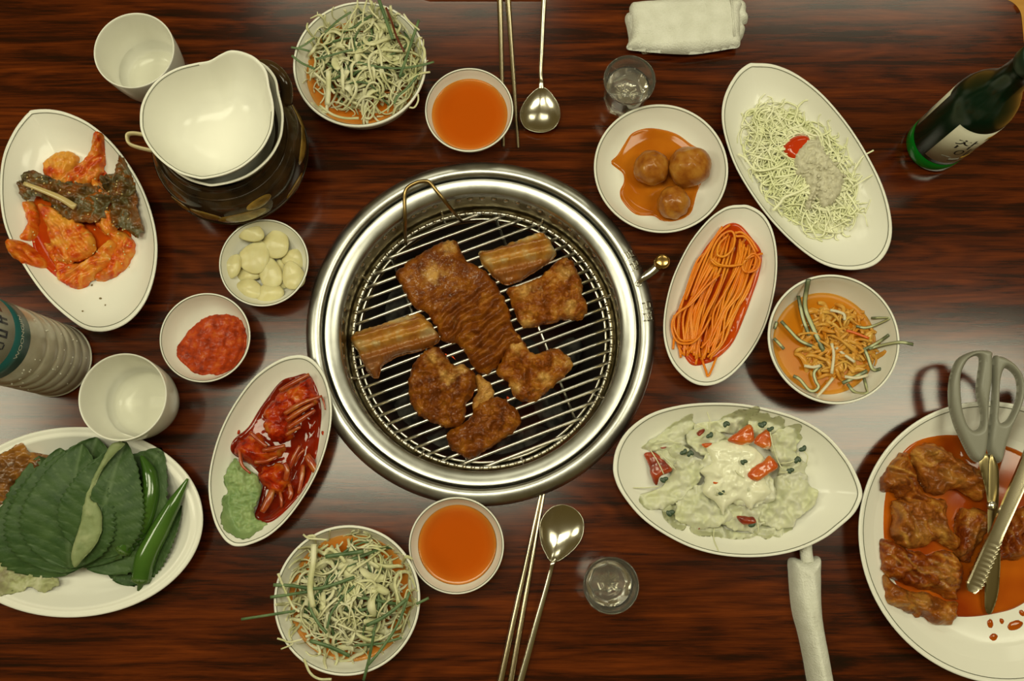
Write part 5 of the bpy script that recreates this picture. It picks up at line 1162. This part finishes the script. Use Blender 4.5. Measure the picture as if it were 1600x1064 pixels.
# ------------------------------------------------------------------ spoons and chopsticks
SPOON = M('spoon_steel', (0.68, 0.64, 0.52), 0.2, metal=1.0)
def spoon(outline, hand, wd, label, zr=.010):
    o = cr(np.array([P(a, b, zr)[:2] for a, b in outline]), 5, True); c = o.mean(0)
    t = thing('spoon', label, 'spoon', (c[0], c[1], 0), 'steel spoons')
    R = []; sgn = np.sum(o[:, 0] * np.roll(o[:, 1], -1) - np.roll(o[:, 0], -1) * o[:, 1]) > 0
    if not sgn: o = o[::-1]
    for s, off in [(.02, -.0011), (.3, -.0011), (.55, -.0011), (.75, -.0011), (.9, -.001), (.985, -.0008), (1.0, -.0003), (1.0, .0002), (.985, .0003), (.9, 0), (.75, 0), (.55, 0), (.3, 0), (.02, 0)]:
        z = zr - .0082 * (1 - s ** 2.2) + off
        R.append(np.column_stack([c + (o - c) * s, np.full(len(o), z)]))
    V, F = rings(R, True, True); mesh('spoon_bowl', V, F, SPOON, t)
    q = [np.r_[P(a, b, z)[:2], z] for (a, b), z in zip(hand, np.interp(np.linspace(0, 1, len(hand)), [0, .12, .5, 1], [zr - .001, zr + .002, .009, .004]))]
    pth = cr(q, 6); r = np.interp(np.linspace(0, 1, len(pth)), np.linspace(0, 1, len(wd)), wd)
    V, F = tube(pth, r, 12, 0.5); mesh('spoon_handle', V, F, SPOON, t)
csn = crop(800, 760, 7.6)
spoon(csn([(590, 215), (700, 240), (795, 310), (850, 420), (845, 560), (790, 680), (700, 780), (610, 850), (550, 885), (490, 895), (445, 880), (400, 800), (350, 690), (330, 560), (335, 440), (380, 340), (470, 250)]), csn([(520, 860), (480, 920), (462, 1000)]) + [(852, 925), (838, 975), (823, 1030), (802, 1105), (782, 1175)], [.0030, .0020, .0022, .0026, .0030, .0034, .0036], 'steel spoon below the grill beside the paired chopsticks')
cst = crop(440, 0, 3.478)
spoon(cst([(1385, 484), (1345, 520), (1305, 580), (1296, 635), (1320, 690), (1375, 716), (1440, 716), (1490, 685), (1514, 630), (1505, 570), (1472, 515), (1440, 482), (1412, 474)]), cst([(1412, 485), (1411, 440), (1408, 380), (1413, 280), (1420, 120), (1426, 0)]) + [(852, -50), (855, -100)], [.0032, .0021, .0020, .0024, .0028, .0032, .0032], 'steel spoon above the grill with its bowl toward the grill')
CHOP = M('chopstick_steel', (0.62, 0.54, 0.38), 0.22, metal=1.0)
for a, b, r0, r1, lab in (((787, 229), (779, -80), .0018, .0038, 'steel chopstick above the grill running behind the sauce bowl'), ((810, 231), (788, -85), .0018, .0038, 'steel chopstick above the grill nearer the spoon'), ((845, 771), (770, 1120), .0016, .0036, 'left one of the paired steel chopsticks below the grill'), ((850, 771), (789, 1115), .0016, .0036, 'right one of the paired steel chopsticks below the grill')):
    p, q = P(*a, r0), P(*b, r1)
    pth = np.array([p + (q - p) * t for t in (0, .03, .3, .6, .97, 1)]); pth[:, 2] = [r0, r0, r0 * .8 + .2 * r1, r0 * .4 + .6 * r1, r1, r1]
    V, F = tube(pth, np.interp([0, .03, .3, .6, .97, 1], [0, .03, .97, 1], [r0 * .8, r0, r1, r1 * .9]), 12, 0.85); autosmooth(mesh('chopstick', V, F, CHOP, label=lab, cat='chopstick', group='steel chopsticks'), 50)

# ------------------------------------------------------------------ towels
CLOTH = M('white_terry_cloth', (0.70, 0.70, 0.60), 0.95, ramp=[(0.35, (0.70, 0.70, 0.61)), (0.65, (0.78, 0.78, 0.70))], scale=60, bump=(700, 0.8, 0.0016), spec=0.1)
ctw = crop(960, 0, 6.957)
tw = thing('folded_towel', 'white damp towel folded into a rectangle at the top edge', 'towel', tuple(P(1070, 40, 0)), 'white towels')
V, F, i = blob(W(ctw([(130, 140), (180, 115), (300, 30), (860, -40), (1380, -10), (1440, 125), (1462, 160), (1450, 230), (1400, 245), (1430, 290), (1420, 340), (1395, 400), (1300, 480), (900, 535), (480, 540), (330, 562), (300, 540), (280, 500), (170, 470), (160, 385), (140, 270), (122, 200)]), .006), 0.0, .012, .008, .0018, .0008, 90, 3, relief=lambda x, y, sd: .0008 * np.sin(y * 900)); mesh('lower_fold', V, F, CLOTH, tw)
fa, fd, fn, fl = axis((150, 480), (1380, 330), ctw, .02)
V, F, i = blob(W(ctw([(180, 20), (300, -20), (860, -50), (1365, -30), (1378, 100), (1388, 210), (1382, 330), (1392, 400), (1372, 468), (1260, 488), (1080, 518), (880, 545), (700, 545), (480, 530), (300, 512), (148, 488), (165, 410), (186, 370), (186, 180)]), .020), .010, .0115, .010, .0016, .0011, 55, 6, relief=lambda x, y, sd: .0014 * np.sin(((x - fa[0]) * fn[0] + (y - fa[1]) * fn[1] - .35 * (x - fa[0])) * 160) * np.clip(1 - sd / .05, 0.2, 1), thick=.03)
mesh('upper_fold', V, F, CLOTH, tw)
hx = P(*ctw([(1270, 0)])[0], .0215)[0]
V, F = tube([(hx, P(1070, -4, .0215)[1], .0222), (hx + .001, P(1070, 30, .0215)[1], .0224), (hx + .002, P(1070, 56, .0215)[1], .0214)], .0011, 8, .6); mesh('hem_seam', V, F, CLOTH, tw)
rt = thing('rolled_towel', 'white towel rolled into a long stick below the lettuce salad plate', 'towel', tuple(P(1268, 960, 0)), 'white towels')
cro = crop(880, 840, 3.478)
V, F, i = blob(W(cro([(1238, 130), (1262, 112), (1330, 122), (1405, 106), (1412, 200), (1413, 300), (1418, 420), (1432, 520), (1458, 660), (1482, 790), (1520, 930), (1380, 950), (1345, 800), (1318, 650), (1290, 520), (1265, 430), (1250, 330), (1240, 200)]), .012), 0.0, .024, .015, .0014, .0007, 120, 9, relief=lambda x, y, sd: .0002 * np.sin(y * 1500) + .0010 * np.sin(x * 420 + y * 90)); mesh('towel_roll', V, F, CLOTH, rt)
q = [P(x, y, .010) for x, y in cro([(1330, 135), (1322, 95), (1318, 55), (1316, 20)])]
V, F = tube(cr(q, 5), .0062, 14); mesh('twisted_end', V, F, CLOTH, rt)

# ------------------------------------------------------------------ shot glasses
GLASS = M('clear_glass', (0.90, 0.88, 0.78), 0.01, trans=0.95, ior=1.42)
CLEAR = M('clear_liquor', (0.97, 0.96, 0.92), 0.0, trans=0.97, ior=1.25)
def shot(px, py, r, label, lab2):
    H = .052; c = P(px, py, H); R = pxr(px, py, r, H); c[2] = 0
    t = thing('shot_glass', label, 'glass', tuple(c), 'shot glasses')
    def wob(th, rr, z):
        k = np.clip((.030 - z) / .012, 0, 1)
        f = math.cos(math.pi / 8) / np.cos((th % (math.pi / 4)) - math.pi / 8) * 1.03
        return rr * (1 + (f - 1) * k)
    pf = [(0, .0015), (R * .66, .0015), (R * .72, 0), (R * .79, .002), (R * .82, .012), (R * .88, .028), (R * .96, .046), (R, .0508), (R * .985, H), (R * .955, .0512), (R * .90, .045), (R * .81, .030), (R * .70, .017), (R * .62, .0130), (R * .3, .0118), (0, .0115)]
    V, F = lathe(c, pf, 96, wob=wob); mesh('glass_body', V, F, GLASS, t)
    V, F = lathe(c, [(0, .0118), (R * .3, .0121), (R * .618, .0133), (R * .698, .0172), (R * .808, .0302), (R * .835, .0345), (R * .80, .0342), (0, .034)], 96, wob=wob)
    mesh('liquor', V, F, CLEAR, loc=(c[0], c[1], .0118), label=lab2, cat='drink', group='clear liquor in the shot glasses')
shot(984, 124, 41, 'clear shot glass near the folded towel', 'clear liquor in the upper shot glass')
shot(955, 915, 44, 'clear shot glass right of the lower spoon', 'clear liquor in the lower shot glass')

# ------------------------------------------------------------------ green bottle
def patch(c, R, a0, a1, z0, z1, n=24, lift=.0002):
    V = []; F = []
    for i in range(n + 1):
        a = math.radians(a0 + (a1 - a0) * i / n)
        for z in (z0, z1): V.append((c[0] + (R + lift) * math.cos(a), c[1] + (R + lift) * math.sin(a), z))
        for z in (z0, z1): V.append((c[0] + (R + lift - .00015) * math.cos(a), c[1] + (R + lift - .00015) * math.sin(a), z))
    for i in range(n):
        k = i * 4; F += [(k, k + 4, k + 5, k + 1), (k + 2, k + 3, k + 7, k + 6), (k, k + 2, k + 6, k + 4), (k + 1, k + 5, k + 7, k + 3)]
    return np.array(V), F
def wrap_text(s, size, c, R, adeg, z, lift=.0005, rot=0.0, sx=1.0):
    V, F = text_mesh(s, size)
    x = V[:, 0] * math.cos(rot) - V[:, 1] * math.sin(rot); y = V[:, 0] * math.sin(rot) + V[:, 1] * math.cos(rot)
    a = math.radians(adeg) + x * sx / R
    return np.stack([c[0] + (R + lift) * np.cos(a), c[1] + (R + lift) * np.sin(a), z + y], 1), F
def green_bottle():
    c = P(1457, 228, 0); R = .0302
    b = thing('green_bottle', 'green glass liquor bottle with white labels at the upper right', 'bottle', tuple(c))
    GG = M('green_bottle_glass', (0.002, 0.020, 0.008), 0.2, trans=0.2, ior=1.45, spec=0.3)
    pf = [(0, .006), (.020, .005), (.0255, .0005), (.028, .0008), (R, .005), (R, .112), (.0295, .120), (.0268, .131), (.0225, .142), (.0178, .152), (.0150, .163), (.0138, .178), (.0134, .196), (.0150, .198), (.0150, .203), (.0134, .205), (.0134, .213), (.0108, .213), (.0108, .178), (.0150, .153), (.0240, .131), (.0272, .112), (.0272, .010), (.020, .0085), (0, .0095)]
    V, F = lathe(c, pf, 96); mesh('glass_body', V, F, GG, b)
    V, F = lathe(c, [(.0262, .0012), (.0285, .0012), (R + .0001, .0052), (R + .0001, .024), (.0268, .028), (.0266, .012), (.020, .009), (.004, .0098)], 96, False, True); mesh('base_painted_glow', V, F, M('green_glass_painted_glow', (0.003, 0.23, 0.018), 0.10, trans=0.15), b)  # bright green painted in for the glow of light guided into the base
    LAB = M('white_paper_label', (0.62, 0.60, 0.48), 0.6, ramp=[(0.4, (0.58, 0.56, 0.44)), (0.6, (0.66, 0.64, 0.52))], scale=30)
    INK = M('black_ink', (0.012, 0.012, 0.012), 0.6)
    V, F = patch(c, R, 222, 352, .031, .110); lab = mesh('front_label', V, F, LAB, b)
    for s, a, z, size in (('참', 262, .0785, .025), ('이', 272, .0585, .020), ('슬', 302, .058, .022)):
        V, F = wrap_text(s, size, c, R, a, z, .00035); mesh('ink_letter', V, F, INK, lab, smooth=False)
    YEL = M('yellow_print', (0.55, 0.33, 0.04), 0.6); GRY = M('grey_print', (0.25, 0.25, 0.22), 0.6)
    for a0, a1, z0, z1, m in ((290, 330, .088, .098, YEL), (283, 310, .040, .047, YEL), (262, 282, .037, .044, GRY), (244, 262, .046, .048, GRY)):
        V, F = patch(c, R, a0, a1, z0, z1, 10, .0003); mesh('print_patch', V, F, m, lab)
    V, F = patch(c, R, 82, 159, .031, .107); lab2 = mesh('back_label', V, F, LAB, b)
    V, F = patch(c, R, 132, 150, .042, .068, 8, .0003); mesh('print_patch', V, F, GRY, lab2)
    V, F = lathe((c[0], c[1], .196), [(.0142, 0), (.0152, .002), (.0152, .018), (.014, .0185), (0, .0185)], 40, False, True); mesh('cap', V, F, M('green_cap', (0.01, 0.03, 0.015), 0.4, metal=.3), b)
green_bottle()

# ------------------------------------------------------------------ ridged water bottle
def water_bottle():
    c = P(88, 563, 0); R = pxr(88, 563, 57, 0)
    b = thing('plastic_bottle', 'ridged frosted plastic bottle with a teal label at the left edge', 'bottle', tuple(c))
    PET = M('frosted_clear_plastic', (0.40, 0.36, 0.27), 0.22, ramp=[(0.3, (0.44, 0.40, 0.31)), (0.7, (0.56, 0.52, 0.42))], scale=60, spec=0.5, sss=0.1, sss_s=0.01)
    rid = [(.0, .0), (R * .80, .0), (R * .97, .003), (R, .008), (R, .014)]
    for z0 in (.022, .040, .057, .075, .098):
        rid += [(R, z0 - .004), (R * .985, z0 - .002), (R * .955, z0), (R * .985, z0 + .002), (R, z0 + .004)]
    rid += [(R, .118), (R * .985, .128), (R * .985, .205), (R, .210), (R * .93, .225), (R * .70, .245), (R * .42, .258), (R * .34, .264), (R * .34, .280), (0, .280)]
    V, F = lathe(c, rid, 96); mesh('bottle_body', V, F, PET, b)
    V, F = torus((c[0], c[1], .0035), R * .985, .0012, 96, 8); mesh('base_rim', V, F, M('pale_base_plastic', (0.62, 0.60, 0.50), 0.25), b)
    V, F = lathe((c[0], c[1], .276), [(R * .38, 0), (R * .38, .016), (R * .34, .018), (0, .018)], 40, False, True); mesh('cap', V, F, M('teal_cap', (0.01, 0.16, 0.16), 0.4), b)
    TEAL = M('teal_label_film', (0.012, 0.105, 0.105), 0.35); WHT = M('pale_label_film', (0.40, 0.42, 0.36), 0.4)
    Rl = R * .985
    V, F = patch(c, Rl, -180, 180, .1305, .158, 96, .0005); lb_ = mesh('teal_band', V, F, TEAL, b)
    V, F = patch(c, Rl, -180, 180, .158, .203, 96, .0005); lw_ = mesh('pale_band', V, F, WHT, b)
    V, F = wrap_text('WOONGJIN', .0068, c, Rl, 0, .1450, .0009, sx=1.1); mesh('printed_word', V, F, M('white_print', (0.7, 0.7, 0.62), 0.5), lb_, smooth=False)
    INK = M('dark_blue_ink', (0.02, 0.025, 0.04), 0.5); BRI = M('brown_ink', (0.16, 0.06, 0.02), 0.5)
    for a0, a1, z0, z1, m in ((26, 33, .175, .190, BRI), (15, 18, .1705, .190, INK), (9, 12, .1705, .190, INK), (9, 20, .179, .1815, INK), (-2, 1, .1705, .190, INK), (-9, -6, .1705, .190, INK), (-9, 1, .1705, .173, INK), (-17, -15, .1725, .186, INK), (-24, -17, .1725, .1705, INK), (-25, -23, .1725, .190, INK)):
        V, F = patch(c, Rl, a0, a1, z0, z1, 5, .0009); mesh('letter_stroke', V, F, m, lw_)
    rnd = random.Random(2)
    DROP = M('water_droplet', (0.75, 0.73, 0.64), 0.03, spec=0.8); parts = []
    for k in range(34):
        a = rnd.uniform(-1.5, 0.6); z = rnd.uniform(.012, .12); r = rnd.uniform(.0004, .0010)
        parts.append(ellipsoid((c[0] + R * math.cos(a), c[1] + R * math.sin(a), z), r, r, r * 1.2, 0, 8, 5))
    V, F = joinVF(parts); mesh('droplets', V, F, DROP, b, kind='stuff')
water_bottle()
